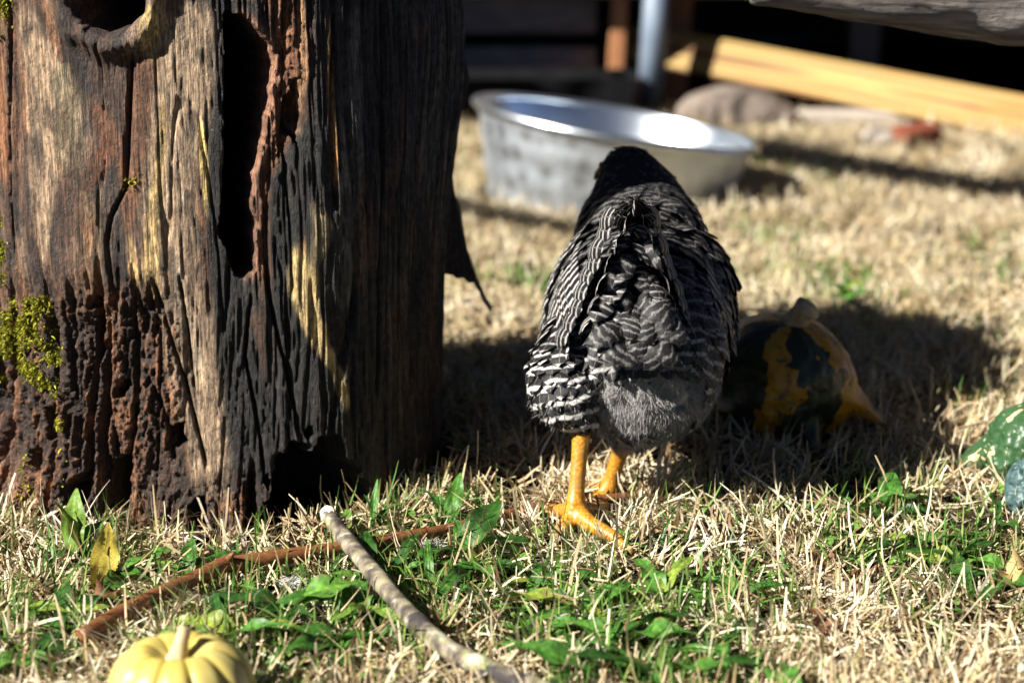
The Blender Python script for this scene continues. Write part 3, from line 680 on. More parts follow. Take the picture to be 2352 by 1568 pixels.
    for ii, i in enumerate(idx):
        P = ctr[i] - O; n_ = nor[i]; d = n_ * .42 + np.array([0, -.05, -.75]) + CL[ii] + rng.normal(0, .26, 3); d /= np.linalg.norm(d)
        Ln = rng.uniform(.004, .011); s = np.cross(d, rng.normal(0, 1, 3)); s /= np.linalg.norm(s); wd = rng.uniform(.00014, .00036); cu = rng.normal(0, .35, 3)
        k = len(PV)
        for t in (0, .5, 1):
            pt = P + d * Ln * t + cu * Ln * t * t * .5 + np.array([0, 0, -Ln * .35 * t * t]); ww = wd * (1 - .7 * t); PV += [pt - s * ww, pt + s * ww]
        PQ += [(k, k + 1, k + 3, k + 2), (k + 2, k + 3, k + 5, k + 4)]
    o = link('rump_fluff', mesh_q('rump_fluff', np.array(PV), np.array(PQ)), MT['fluff'], root); o['kind'] = 'stuff'
    # tail: a steep tent of stiff feathers whose tips make an upside-down V
    def one(name, geo, pl, label=None):
        o = link(name, feather_mesh(name, [geo], [pl]), MT['soft' if name == 'undertail_covert' else 'feather'], root)
        if label: o['label'] = label
    apex = np.array([.1235, -.080, .369]); lb = np.array([.072, -.086, .228]); rb = np.array([.172, -.082, .234]); base = np.array([.128, .105, .262])
    for side, end in ((-1, lb), (1, rb)):
        for k in range(7):
            t = k / 6.3; tip = apex + (end - apex) * (t ** 1.1) + np.array([.004 * side * math.sin(t * 3), -.006 * math.sin(t * 3.1) + rng.normal(0, .003), 0])
            b = base + np.array([side * .012 * t, -.015 * t, -.030 * t])
            mid = (b + tip) / 2 + np.array([side * .020 * (.25 + t), -.004, .014 * (1 - t)])
            nr = np.array([side * .62, -.62, .45])
            one('tail_feather', feather_geo(b - O, mid - O, tip - O, .036 - .004 * t, nr, rng.uniform(0, 1), .0145, 14, 5, .25, .6, 0, .06), 1.0 if side < 0 else .85)
    # outer coverts laid over the tail's flanks
    for side in (-1, 1):
        for k in range(9):
            t = k / 8; tip = apex + ((lb if side < 0 else rb) - apex) * (.15 + .9 * t) + np.array([side * (.007 + .004 * rng.random()), .022 + .02 * rng.random(), -.004])
            b = tip + np.array([side * .012, .075, -.02]); mid = (b + tip) / 2 + np.array([side * .012, 0, .008])
            one('tail_covert', feather_geo(b - O, mid - O, tip - O, .026, (side, -.2, .35), rng.uniform(0, 1), .014, 12, 5, .3, .55, 0, .08), .45)
    # soft under-tail coverts filling the tent and curling over the rump
    for side in (-1, 1):
        for k in range(12):
            t = k / 11 + rng.normal(0, .03); rt = np.array([.1245 + side * .004, -.030, .338 - .085 * t])
            tip = np.array([.1235 + side * (.008 + .034 * t) + rng.normal(0, .004), -.060 - .024 * t + rng.normal(0, .004), .325 - .125 * t + rng.normal(0, .005)])
            mid = (rt + tip) / 2 + np.array([side * .008, -.016, .006])
            one('tail_covert', feather_geo(rt - O, mid - O, tip - O, .020 + .006 * rng.random(), (side * .55, -.8, .3), rng.uniform(0, 1), .0115, 14, 5, .35, .5, rng.normal(0, .3), .05), .26 + .15 * rng.random())
    for k in range(9):                              # rounded crest of the tail
        a = (k - 4) / 4 * 1.15; tip = np.array([.1235 + .021 * math.sin(a), -.062 + rng.normal(0, .003), .343 + .026 * math.cos(a) + rng.normal(0, .002)]); rt = np.array([.124 + .004 * math.sin(a), .02, .300]); mid = np.array([.124 + .010 * math.sin(a), -.040, .335 + .014 * math.cos(a)])
        one('tail_feather', feather_geo(rt - O, mid - O, tip - O, .020, (.35 * math.sin(a), -.72, .6), rng.uniform(0, 1), .0095, 14, 5, .3, .55, rng.normal(0, .2), .06), .9)
    for k in range(9):
        zz = .325 - .011 * k; rt = np.array([.124 + rng.normal(0, .006), -.035, zz]); tip = np.array([.124 + rng.normal(0, .014), -.070 - .002 * k, zz - .034]); mid = (rt + tip) / 2 + np.array([rng.normal(0, .006), -.018, .010])
        one('undertail_covert', feather_geo(rt - O, mid - O, tip - O, .018 + .010 * rng.random(), (rng.normal(0, .3), -.9, .2), rng.uniform(0, 1), .013, 14, 5, .3, .4, rng.normal(0, .6), .2), .35)
    for (tx, tz, sx, sz, tw) in ((.165, .203, -.045, .040, .7), (.150, .196, -.030, .042, .5), (.172, .225, -.035, .038, .8), (.094, .206, .035, .032, -.6), (.082, .222, .040, .030, -.7), (.108, .198, .028, .036, -.4), (.132, .205, -.012, .040, .3), (.160, .240, -.030, .036, .8), (.142, .222, -.02, .036, .4), (.118, .225, .014, .034, -.3)):
        tip = np.array([tx + (tx - .125) * .25, -.086, tz - .004]); b = np.array([tx + sx, -.040, tz + sz]); mid = np.array([tx + sx * .5, -.100, tz + sz * .5 + .004])
        one('undertail_covert', feather_geo(b - O, mid - O, tip - O, .036, (0.2 * np.sign(sx), -.9, .35), rng.uniform(0, 1), .014, 16, 5, .4, .45, tw, .14), .5)
    # folded wings
    for side in (-1, 1):
        cx = .1425; rows = 11
        for k in range(rows):
            t = k / (rows - 1)
            z0 = .285 - .10 * t; y0 = .13 - .02 * t
            xx = lambda z, e: cx + side * (e * math.sqrt(max(.05, 1 - ((z - .198) / .118) ** 2)))
            z2 = .245 - .085 * t; z1 = (z0 + z2) / 2
            c0 = np.array([xx(z0, .098), y0, z0]); c1 = np.array([xx(z1, .113 if side < 0 else .099), .05, z1 + .004]); c2 = np.array([xx(z2, .083), -.030 - .020 * math.sin(t * 3.1), z2])
            if side > 0: c2 += np.array([-.006, .04, .004]); c0[0] -= .006
            one('wing_feather', feather_geo(c0 - O, c1 - O, c2 - O, .036, (side, -.25, .35), (c0 @ np.array([0, -.87, -.48])) / .0155 + rng.normal(0, .08), .0155, 16, 5, .2, .7, 0, .06), .82 if side < 0 else .50)  # right wing toned darker, shade put into the feathers
        for k in range(14):
            t = k / 13; z0 = .30 - .11 * t + rng.normal(0, .004); y0 = .165 - .01 * t; z2 = z0 - .022
            c0 = np.array([xx(z0, .098), y0, z0]); c2 = np.array([xx(z2, .108), y0 - .075, z2]); c1 = (c0 + c2) / 2 + np.array([side * .010, 0, .002])
            one('wing_covert', feather_geo(c0 - O, c1 - O, c2 - O, .032, (side, -.2, .35), (c0 @ np.array([0, -.87, -.48])) / .0150 + rng.normal(0, .08), .0150, 12, 5, .2, .5, 0, .1), .72 if side < 0 else .42)  # same painted shade on the right wing's coverts
    # head pieces
    V, F = tube(smooth_path([(.113, .300, .335), (.107, .308, .332), (.102, .313, .327), (.099, .315, .321)], 8), smooth_path([(.0085,), (.0065,), (.004,), (.0012,)], 8)[:, 0], 10)
    link('beak', mesh_p('beak', [v - off for v in V], F), MT['beak'], root)
    bm = bmesh.new()
    pts = [(.114, .304, .350), (.117, .302, .358), (.121, .300, .355), (.125, .297, .363), (.130, .293, .358), (.135, .290, .364), (.140, .286, .358), (.144, .284, .353), (.133, .290, .348), (.121, .297, .345)]
    f = bm.faces.new([bm.verts.new(Vector(q) - off) for q in pts]); ex = bmesh.ops.extrude_face_region(bm, geom=[f])
    for v in ex['geom']:
        if isinstance(v, bmesh.types.BMVert): v.co += Vector((.002, .004, 0))
    bmesh.ops.recalc_face_normals(bm, faces=bm.faces); me = bpy.data.meshes.new('comb'); bm.to_mesh(me); bm.free(); link('comb', me, MT['comb'], root)
    for e in ((.1065, .288, .343), (.140, .310, .343)):
        bm = bmesh.new(); bmesh.ops.create_uvsphere(bm, u_segments=12, v_segments=8, radius=.0042); me = bpy.data.meshes.new('eye'); bm.to_mesh(me); bm.free(); o = link('eye', me, MT['eye'], root); o.location = Vector(e) - off
    for c0, c1, c2 in (((.116, -.1165, .014), (.121, -.122, .012), (.126, -.126, .005)), ((.048, -.087, .015), (.045, -.092, .012), (.043, -.095, .006)), ((.103, .014, .012), (.105, .022, .010), (.106, .026, .004)), ((.034, .004, .012), (.031, .010, .010), (.030, .014, .004))):
        V, F = tube([c0, c1, c2], [.0042, .003, .0008], 8); link('claw', mesh_p('claw', [v - off for v in V], F), MT['beak'], root)
    return root
build_hen()

# ------------------------------------------------------------------ galvanized tub
TUB = Vector((.181, 1.99, -.030)); TUB_TILT = 9.2
def build_tub():
    root = empty('metal_tub', TUB, (rad(-1.5), rad(TUB_TILT), 0)); tag(root, 'galvanized steel tub sitting tilted in the dry grass behind the hen', 'tub')
    rb, rt, h = .235, .284, .186
    prof = [(0.001, .006), (rb - .03, .006), (rb - .012, .003), (rb - .006, 0), (rb, .003), (rb + .002, .010)]
    for i in range(1, 13):
        t = i / 12; prof.append((rb + (rt - rb) * t + (.0025 if i in (4, 8) else 0), .010 + (h - .010) * t))
    V, F = lathe(prof, 96); link('outer_wall', mesh_p('outer_wall', V, F), MT['galv'], root)
    prof = [(rt - .0035, h)]
    for i in range(1, 13):
        t = 1 - i / 12; prof.append((rb + (rt - rb) * t - .004, .016 + (h - .016) * t))
    prof += [(rb - .02, .013), (rb * .5, .012), (.001, .012)]
    V, F = lathe(prof, 96); link('inner_wall', mesh_p('inner_wall', V, F), MT['galvin'], root)
    prof = [(rt + .004 + .0085 * math.cos(a), h + .001 + .0085 * math.sin(a)) for a in np.linspace(0, 2 * math.pi, 13)]
    V, F = lathe(prof, 96); link('rolled_rim', mesh_p('rolled_rim', V, F), MT['galvin'], root)
build_tub()

# ------------------------------------------------------------------ coop and yard things behind
def part(name, sx, sy, sz, loc, mat, parent, rot=(0, 0, 0), bev=.004):
    o = link(name, box_mesh(name, sx, sy, sz, bev), MT[mat], parent, False); o.location = loc; o.rotation_euler = rot; return o
def build_coop():
    root = empty('chicken_coop', (.6, 3.30, 0)); tag(root, 'raised wooden chicken coop with a dark void below, behind the tub', 'coop')
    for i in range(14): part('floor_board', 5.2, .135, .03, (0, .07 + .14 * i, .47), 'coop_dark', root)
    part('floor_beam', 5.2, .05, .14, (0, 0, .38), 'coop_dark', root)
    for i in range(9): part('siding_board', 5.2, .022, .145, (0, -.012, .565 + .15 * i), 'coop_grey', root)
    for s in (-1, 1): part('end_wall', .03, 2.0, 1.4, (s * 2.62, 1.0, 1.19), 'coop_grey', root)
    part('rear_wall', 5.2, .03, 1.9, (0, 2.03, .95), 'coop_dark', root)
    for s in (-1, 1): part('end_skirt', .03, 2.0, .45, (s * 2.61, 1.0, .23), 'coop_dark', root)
    part('roof', 5.7, 2.7, .04, (0, .95, 2.0), 'roof_metal', root, (rad(-6), 0, 0))
    for x, w_, y, m, z0 in ((-.315, .042, .06, 'post_brown', .0), (-.128, .062, .30, 'post_brown', .0), (.43, .085, .55, 'post_grey', .0), (-2.4, .09, .05, 'post_brown', 0), (2.4, .09, .05, 'post_brown', 0), (-2.4, .09, 1.9, 'post_brown', 0), (2.4, .09, 1.9, 'post_brown', 0)):
        part('post', w_, w_, .46, (x, y, .225), m, root, (0, rad(2.5 if abs(x) < .4 else 0), 0))
    for z, h in ((.248, .095), (.128, .07)): part('skirt_board', 1.9, .025, h, (-1.32, .14, z), 'coop_grey', root)
    V, F = tube([(0, 0, -.02), (0, 0, .46)], [.034, .034], 20); o = link('drain_pipe', mesh_p('drain_pipe', V, F), MT['pipe'], root); o.location = (-.235, -.03, .005); o.rotation_euler = (0, rad(3), 0); o['label'] = 'blue-grey drain pipe'
build_coop()
def stone(name, loc, r, mat, seed, label, cat, sub=4, rough=.12):
    bm = bmesh.new(); bmesh.ops.create_icosphere(bm, subdivisions=sub, radius=1)
    co = np.array([v.co[:] for v in bm.verts]); n = fbm(co[:, 0] * 1.6 + seed, co[:, 1] * 1.6, co[:, 2] * 1.6, 4, seed)
    for v, k in zip(bm.verts, n): v.co = Vector((v.co.x * r[0], v.co.y * r[1], v.co.z * r[2])) * (1 + (k - .5) * rough * 4)
    me = bpy.data.meshes.new(name); bm.to_mesh(me); bm.free(); o = link(name, me, MT[mat]); o.location = loc; tag(o, label, cat); return o
stone('boulder', (.585, 3.06, .012), (.165, .12, .088), 'stone', 4, 'rounded grey stone lying under the pine board by the coop', 'stone')
stone('pale_stone', (.885, 2.72, .012), (.045, .04, .034), 'pstone', 9, 'small pale stone beside the red brick behind the grass', 'stone', 3)
o = link('broken_brick', box_mesh('broken_brick', .105, .075, .055, .008), MT['brick'], None, False); o.location = (.965, 2.70, .022); o.rotation_euler = (rad(4), rad(-6), rad(25)); tag(o, 'broken red brick on the straw below the pine board', 'brick')
o = link('garden_timber', box_mesh('garden_timber', 1.5, .07, .05, .008), MT['timber'], None, False); o.location = (1.44, 3.02, .016); o.rotation_euler = (0, 0, rad(-3)); tag(o, 'pale weathered timber lying on the ground before the coop', 'timber')
# near-black trough shape, added to stand in for the dark void
def build_trough():
    root = empty('dark_trough', (-.14, 3.12, -.004)); tag(root, 'low black trough shape added to stand in for the dark void behind the metal tub', 'trough')
    bm = bmesh.new(); bmesh.ops.create_cube(bm, size=1)
    for v in bm.verts: v.co = Vector((v.co.x * (.92 if v.co.z > 0 else .86), v.co.y * (.24 if v.co.z > 0 else .19), (v.co.z + .5) * .135))
    top = [f for f in bm.faces if f.normal.z > .9]; r = bmesh.ops.inset_region(bm, faces=top, thickness=.018); top = [f for f in bm.faces if f.normal.z > .9 and f.calc_area() > .1]
    for f in top:
        for v in f.verts: v.co.z -= .09
    bmesh.ops.bevel(bm, geom=list(bm.edges), offset=.005, segments=2, affect='EDGES')
    me = bpy.data.meshes.new('pan'); bm.to_mesh(me); bm.free(); link('pan', me, MT['rubber'], root, False)
build_trough()
# pine board leaning down from the coop
def build_board():
    a = at(1455, 98, 3.50); b = at(2520, 303, 2.72)
    Lg = (b - a).length; bm = bmesh.new(); bmesh.ops.create_cube(bm, size=1)
    for v in bm.verts: v.co = Vector((v.co.x * Lg, v.co.y * .038, v.co.z * .102))
    bmesh.ops.bevel(bm, geom=list(bm.edges), offset=.005, segments=3, affect='EDGES')
    me = bpy.data.meshes.new('pine_board'); bm.to_mesh(me); bm.free(); o = link('pine_board', me, MT['pine'], None, False)
    x = (b - a).normalized(); y = x.cross(Vector((0, 0, 1))).normalized() * -1; z = x.cross(y)
    if z.z < 0: y = -y; z = -z
    q = Matrix((x, y, z)).transposed().to_quaternion(); o.rotation_mode = 'QUATERNION'; o.rotation_quaternion = q @ Quaternion((1, 0, 0), rad(-14)); o.location = (a + b) / 2
    tag(o, 'yellow pine board sloping down to the right from the coop', 'board')
build_board()
# weathered limb reaching in from the upper right, laid on a sawn round outside the picture
def build_log():
    root = empty('fallen_limb', (1.15, .30, .42)); tag(root, 'grey weathered limb reaching in at the upper right corner', 'log')
    O = root.location
    P = smooth_path([(.262, .245, .548, .010), (.275, .246, .552, .020), (.33, .250, .560, .034), (.46, .26, .556, .050), (.62, .27, .545, .061), (.85, .285, .520, .068), (1.15, .30, .487, .067), (1.55, .33, .425, .070), (1.9, .36, .37, .072)], 90)
    n = 40; V = []; F = []
    for i, p in enumerate(P):
        t = Vector(P[min(i + 1, len(P) - 1)][:3]) - Vector(P[max(i - 1, 0)][:3]); t.normalize(); s = t.cross(Vector((0, 0, 1))).normalized(); b = s.cross(t)
        a = np.arange(n) * 2 * math.pi / n
        r = p[3] * (1 + (fbm(np.cos(a) * 1.6 + 5, np.sin(a) * 1.6 + 5, p[0] * 14, 4, 12) - .5) * .30 + (fbm(np.cos(a) * 7, np.sin(a) * 7, p[0] * 9, 3, 15) - .5) * .10)
        for k in range(n): V.append(Vector(p[:3]) + s * (math.cos(a[k]) * r[k]) + b * (math.sin(a[k]) * r[k]) - O)
    for i in range(len(P) - 1):
        for k in range(n): F.append((i * n + k, i * n + (k + 1) % n, (i + 1) * n + (k + 1) % n, (i + 1) * n + k))
    F.append(tuple(range(n - 1, -1, -1))); F.append(tuple((len(P) - 1) * n + k for k in range(n)))
    link('wood', mesh_p('wood', V, F), MT['log'], root)
    V, F = lathe([(.001, 0), (.15, 0), (.155, .03), (.148, .2), (.15, .39), (.143, .405), (.001, .405)], 40)
    o = link('log_round', mesh_p('log_round', V, F), MT['log']); o.location = (1.26, .32, 0); tag(o, 'upright sawn log round holding up the grey limb', 'log')
build_log()

def build_tree():
    root = empty('bare_tree', (-2.9, 2.6, 0)); tag(root, 'bare tree beside the coop, left of the stump and outside the picture', 'tree'); O = Vector((-2.9, 2.6, 0))
    m = MT['log']
    def limb(name, pts, n=40):
        P = smooth_path(pts, n); V, F = tube([Vector(p[:3]) - O for p in P], P[:, 3], 10, True, .05, 3); link(name, mesh_p(name, V, F), m, root)
    limb('trunk', [(-2.9, 2.6, -.1, .16), (-2.88, 2.58, .5, .13), (-2.82, 2.52, 1.2, .11), (-2.9, 2.6, 2.4, .09), (-2.8, 2.7, 4.0, .05), (-2.9, 2.6, 5.2, .015)])
    limb('limb', [(-2.83, 2.53, 1.1, .08), (-2.2, 2.25, 1.45, .06), (-1.55, 1.95, 1.46, .085), (-1.0, 1.48, 1.40, .08), (-.60, 1.10, 1.36, .05), (-.45, .9, 1.38, .006)])
    limb('limb', [(-2.84, 2.54, 1.2, .06), (-2.6, 1.8, 1.5, .05), (-1.95, 1.06, 1.42, .042), (-1.6, .70, 1.40, .03), (-1.45, .55, 1.42, .005)])
    limb('limb', [(-1.2, 1.68, 1.43, .02), (-.75, 1.62, 1.5, .014), (-.35, 1.45, 1.52, .006)])
    for k in range(34):
        t = random.random(); p = Vector((-1.7 + 1.2 * t, 2.05 - 1.1 * t, 1.45)); d = Vector((random.uniform(-.2, .6), random.uniform(-.7, .5), random.uniform(-.15, .5))) * random.uniform(.4, .9)
        limb('twig', [(*p, .014), (*(p + d * .5 + Vector((0, 0, .05))), .009), (*(p + d), .002)], 6)
    limb('limb', [(-2.88, 2.6, 2.4, .05), (-3.4, 3.2, 3.0, .03), (-3.9, 3.4, 3.6, .008)])
build_tree()

# ------------------------------------------------------------------ gourds and pumpkin
def set_attr(me, name, vals):
    a = me.attributes.new(name, 'FLOAT', 'POINT'); a.data.foreach_set('value', np.asarray(vals, np.float32))
def build_pumpkin():
    c = Vector((-.274, -.535, gzf(-.274, -.535) + .002)); root = empty('pumpkin', c); tag(root, 'small cream-yellow ribbed pumpkin with stem at the lower left', 'pumpkin')
    nu, nv = 140, 60; ribs = 11; V = []; G = []
    for j in range(nv):
        t = j / (nv - 1) * math.pi
        for i in range(nu):
            a = 2 * math.pi * i / nu; g = abs(math.sin(a * ribs / 2 + .2 + .1 * math.sin(a))) ; groove = (1 - g) ** 2.2
            r = (.0600 + .003 * math.sin(a + 1)) * (math.sin(t) ** .78) * (1 - .10 * groove * math.sin(t) ** .4)
            z = .041 * math.cos(t) * (1 - .05 * groove) + .041 - .017 * math.exp(-(math.sin(t) / .26) ** 2) * (1 if t < 1.5 else -.6)
            V.append((r * math.cos(a), r * math.sin(a), z)); G.append(groove * .75)
    me = mesh_q('flesh', np.array(V), grid_q(nu, nv, True)); set_attr(me, 'groove', G); link('flesh', me, MT['pumpkin'], root)
    P = smooth_path([(0, 0, .060, .0125), (.001, .001, .069, .0085), (.003, .003, .077, .0062), (.005, .006, .085, .0056), (.006, .009, .090, .0062)], 16)
    V, F = tube(P[:, :3], P[:, 3], 14, True, .06, 3); link('stem', mesh_p('stem', V, F), MT['stem'], root)
build_pumpkin()
def pronged_gourd(name, loc, rot, scale, mat, label, prongs, stripes, seed, stem=True, wart=0):
    root = empty(name, loc, rot); root.scale = (scale,) * 3; tag(root, label, 'gourd')
    nu, nv = 150, 90; prof = smooth_path([(.004, 0), (.034, .003), (.058, .020), (.068, .046), (.068, .072), (.061, .096), (.045, .113), (.026, .122), (.003, .125)], nv)
    A = np.linspace(0, 2 * math.pi, nu, endpoint=False); V = np.zeros((nv, nu, 3)); SV = np.zeros((nv, nu)); TP = np.zeros((nv, nu))
    for j, (r, z) in enumerate(prof):
        rr = r * (1 + .05 * np.cos(A * 5 + seed) + .30 * (fbm(np.cos(A) * 2.5 + 3, np.sin(A) * 2.5, np.full(nu, z * 30), 3, 50 + seed) - .5)); x = rr * np.cos(A); y = rr * np.sin(A); zz = np.full(nu, z)
        for (pa, pz, pl, pw) in prongs:
            d = np.hypot(np.angle(np.exp(1j * (A - pa))) * .055, (z - pz)); k = np.exp(-(d / pw) ** 2) ; e = k ** 1.4 * pl * .8
            x = x + e * math.cos(pa); y = y + e * math.sin(pa); zz = zz - e * .55; TP[j] = np.maximum(TP[j], sstep(.62, .95, k))
        if wart: x = x * (1 + wart * (fbm(np.cos(A) * 9, np.sin(A) * 9, z * 120, 2, seed) - .5)); y = y * (1 + wart * (fbm(np.cos(A) * 9, np.sin(A) * 9, z * 120, 2, seed) - .5))
        V[j] = np.stack([x, y, zz], -1); SV[j] = .5 + .34 * np.sin(A * stripes + seed + .8 * np.sin(z * 60) + 3.2 * (fbm(np.cos(A) * 2.2, np.sin(A) * 2.2, np.full(nu, z * 26), 3, 5 + seed) - .5))
    me = mesh_q('rind', V.reshape(-1, 3), grid_q(nu, nv, True)); set_attr(me, 'stripe', SV.ravel()); set_attr(me, 'tip', TP.ravel() * .85); link('rind', me, MT[mat], root)
    if stem:
        P = smooth_path([(0, 0, .117, .019), (.002, 0, .126, .013), (.006, -.002, .136, .0125), (.009, -.004, .143, .014)], 12)
        V2, F2 = tube(P[:, :3], P[:, 3], 14, True, .05, seed); link('stem', mesh_p('stem', V2, F2), MT['stem'], root)
    return root
g0 = on_ground(1790, 1000)
pronged_gourd('striped_gourd', (.318, .315, gzf(.33, .31) + .004), (rad(10), rad(9), 0), 1.20, 'gourd', 'orange and dark green striped gourd with prongs, in the hen\'s shadow',
              [(rad(-8), .056, .050, .014), (rad(-62), .034, .030, .013), (rad(-140), .050, .018, .015), (rad(70), .042, .05, .015), (rad(140), .042, .05, .015)], 5, 1.2)
pronged_gourd('green_gourd', (.590, .10, gzf(.57, .1) - .004), (rad(5), rad(-4), rad(75)), .84, 'ggourd', 'dark green gourd with an orange stripe at the right edge',
              [(rad(-30), .04, .03, .018), (rad(-100), .04, .035, .017), (rad(80), .04, .05, .017)], 4, .3, True, .14)
pronged_gourd('warty_gourd', (.535, -.005, gzf(.53, 0) + .030), (rad(80), 0, rad(60)), .55, 'wgourd', 'small blue-green warty gourd in front of the green gourd', [], 3, 2.2, True, .22)

# ------------------------------------------------------------------ sticks
def build_sticks():
    root = empty('brown_stick', on_ground(700, 1270)); tag(root, 'smooth reddish-brown stick lying across the grass before the stump', 'stick'); O = root.location
    src = [(188, 1462, .0082, .022), (250, 1425, .0086, .024), (370, 1362, .0082, .027), (470, 1318, .0078, .029), (522, 1296, .0098, .029), (560, 1291, .0080, .029), (700, 1270, .0078, .028), (860, 1246, .0072, .027), (1010, 1219, .0066, .025), (1160, 1184, .0060, .022), (1300, 1154, .0055, .019), (1420, 1142, .0050, .017), (1535, 1130, .0042, .016)]
    P = smooth_path([(*on_ground(u, v, h - .001), r * .98) for u, v, r, h in src], 110)
    V, F = tube([Vector(p[:3]) - O for p in P], P[:, 3], 14, True, .02, 4, .05); link('wood', mesh_p('wood', V, F), MT['twig'], root)
    k = Vector(P[36][:3]) - O; V, F = tube([k + Vector((0, -.002, .004)), k + Vector((.006, -.006, .012)), k + Vector((.009, -.007, .016))], [.004, .003, .0012], 8); link('bud', mesh_p('bud', V, F), MT['twig'], root)
    root = empty('lichened_stick', on_ground(930, 1390)); tag(root, 'grey lichen-covered stick with a pale broken end, slanting to the bottom edge', 'stick'); O = root.location
    src = [(752, 1178, .0072, .040), (790, 1232, .0086, .038), (850, 1305, .0092, .035), (905, 1372, .0090, .033), (960, 1432, .0094, .030), (1030, 1490, .0094, .027), (1110, 1530, .0092, .025), (1200, 1568, .0092, .023), (1300, 1605, .0088, .021), (1420, 1655, .008, .020)]
    P = smooth_path([(*on_ground(u, v, h + .002), r * .98) for u, v, r, h in src], 100); rr = P[:, 3] * (1 + .10 * (fbm(np.arange(100) * .35, 0 * np.arange(100), 0, 3, 6) - .5)); rr[[14, 15, 27, 28, 44, 45, 61, 80]] *= 1.07
    V, F = tube([Vector(p[:3]) - O for p in P], rr, 16, True, .045, 5, .03); link('wood', mesh_p('wood', V, F), MT['lichen'], root)
    e = Vector(P[0][:3]) - O; d = (Vector(P[0][:3]) - Vector(P[4][:3])).normalized()
    V, F = tube([e - d * .016, e - d * .006, e + d * .001, e + d * .006, e + d * .012], [.0079, .0084, .0080, .0060, .0018], 12, True, .14, 9); link('broken_end', mesh_p('broken_end', V, F), MT['broken'], root, False)
build_sticks()

# ------------------------------------------------------------------ grass, weeds, litter
def inside_things(x, y):
    m = np.hypot(x - SC.x, y - SC.y) < .285
    m |= np.hypot(x - (TUB.x + .01), y - TUB.y) < .262
    m |= np.hypot(x + .274, y + .535) < .05
    m |= np.hypot(x - .335, y - .315) < .055
    m |= (np.hypot(x - .072, y + .075) < .030)
    m |= (np.abs(x - .104) < .022) & (y > -.03) & (y < .085)
    m |= (y > 3.22)
    return m
def pxmask(x, y, blobs):
    s = np.zeros_like(x)
    for (u, v, r) in blobs:
        g = on_ground(u, v); s = np.maximum(s, np.exp(-(((x - g.x) ** 2 + ((y - g.y) * .8) ** 2) / (r * r))))
    return s
GREEN = [(620, 1400, .10), (860, 1330, .09), (760, 1450, .12), (980, 1400, .10), (1330, 1470, .13), (1250, 1380, .09), (1480, 1450, .08), (1560, 1540, .10), (200, 1300, .08), (120, 1420, .09), (1050, 1240, .06), (2040, 1190, .07), (2170, 1330, .10), (2310, 1290, .10), (1680, 1390, .06), (560, 1540, .1), (2000, 1300, .07), (900, 1180, .05), (1880, 660, .10), (1220, 650, .08), (1760, 560, .08)]
def blades(n, sampler, L, W, lean, bend, seg, seed, z0=(0, .012), width_tip=.12):
    r = np.random.RandomState(seed); x, y = sampler(n, r); n = len(x)
    ln = r.uniform(L[0], L[1], n) * (.7 + .6 * r.rand(n)); wd = r.uniform(W[0], W[1], n); ph = r.uniform(0, 2 * math.pi, n); ph = np.where(r.rand(n) < .6, fbm(x * 7, y * 7, 0, 2, 91) * 18 + r.normal(0, .5, n), ph)
    la = lean(n, r); be = bend(n, r); ps = r.normal(0, .7, n); tw = r.normal(0, .8, n)
    p = np.stack([x, y, gz(x, y) + r.uniform(z0[0], z0[1], n)], -1)
    hd = np.stack([np.cos(ph), np.sin(ph), 0 * ph], -1); pr = np.stack([-np.sin(ph), np.cos(ph), 0 * ph], -1); V = np.zeros((n, seg + 1, 2, 3)); kink = np.where(r.rand(n) < .25, r.normal(0, .8, n), 0)
    for i in range(seg + 1):
        t = i / seg; a = np.clip(la + be * t + kink * (t > .5), -1.2, 1.75); d = hd * np.sin(a)[:, None] + np.array([0, 0, 1]) * np.cos(a)[:, None]
        nn = hd * np.cos(a)[:, None] - np.array([0, 0, 1]) * np.sin(a)[:, None]; q = ps + tw * t
        s = pr * np.cos(q)[:, None] + nn * np.sin(q)[:, None]; ww = wd * (1 - (1 - width_tip) * t ** 2.2) * .5
        if i: p = p + d * (ln / seg)[:, None]
        p[:, 2] = np.maximum(p[:, 2], gz(x, y) + .001)
        V[:, i, 0] = p - s * ww[:, None]; V[:, i, 1] = p + s * ww[:, None]
    b = (np.arange(n) * (seg + 1) * 2)[:, None]; k = (np.arange(seg) * 2)[None, :]
    Q = np.stack([b + k, b + k + 1, b + k + 3, b + k + 2], -1).reshape(-1, 4)
    return V.reshape(-1, 3), Q
def zone(x0, x1, y0, y1, fan, keep):
    def f(n, r):
        y = r.uniform(y0, y1, n); hw = fan(y); x = hw * r.uniform(-1, 1, n) + .0
        k = ~inside_things(x, y) & (r.rand(n) < keep(x, y)); return x[k], y[k]
    return f
fan = lambda y: .30 * (y - CAM_Y) + .12
def dry_keep(x, y): return np.clip(.30 + 1.0 * sstep(.36, .60, fbm(x * 17, y * 17, 0, 3, 61)), 0, 1) * (1 - .62 * pxmask(x, y, GREEN))
def grn_keep(x, y): return np.clip(pxmask(x, y, GREEN) * 1.0 + .30 * sstep(.48, .66, fbm(x * 6, y * 6, 0, 3, 65)), 0, 1)
flat = lambda n, r: np.where(r.rand(n) < .80, r.uniform(.85, 1.6, n), r.uniform(.2, .9, n))
stand = lambda n, r: np.abs(r.normal(.35, .35, n))
bd = lambda n, r: r.normal(.25, .5, n)
def merged(name, specs, mat, label, cat):
    VV = []; QQ = []; k = 0
    for s in specs:
        V, Q = blades(*s[0], **s[1]); VV.append(V); QQ.append(Q + k); k += len(V)
    o = link(name, mesh_q(name, np.concatenate(VV), np.concatenate(QQ)), MT[mat]); tag(o, label, cat, kind='stuff'); return o
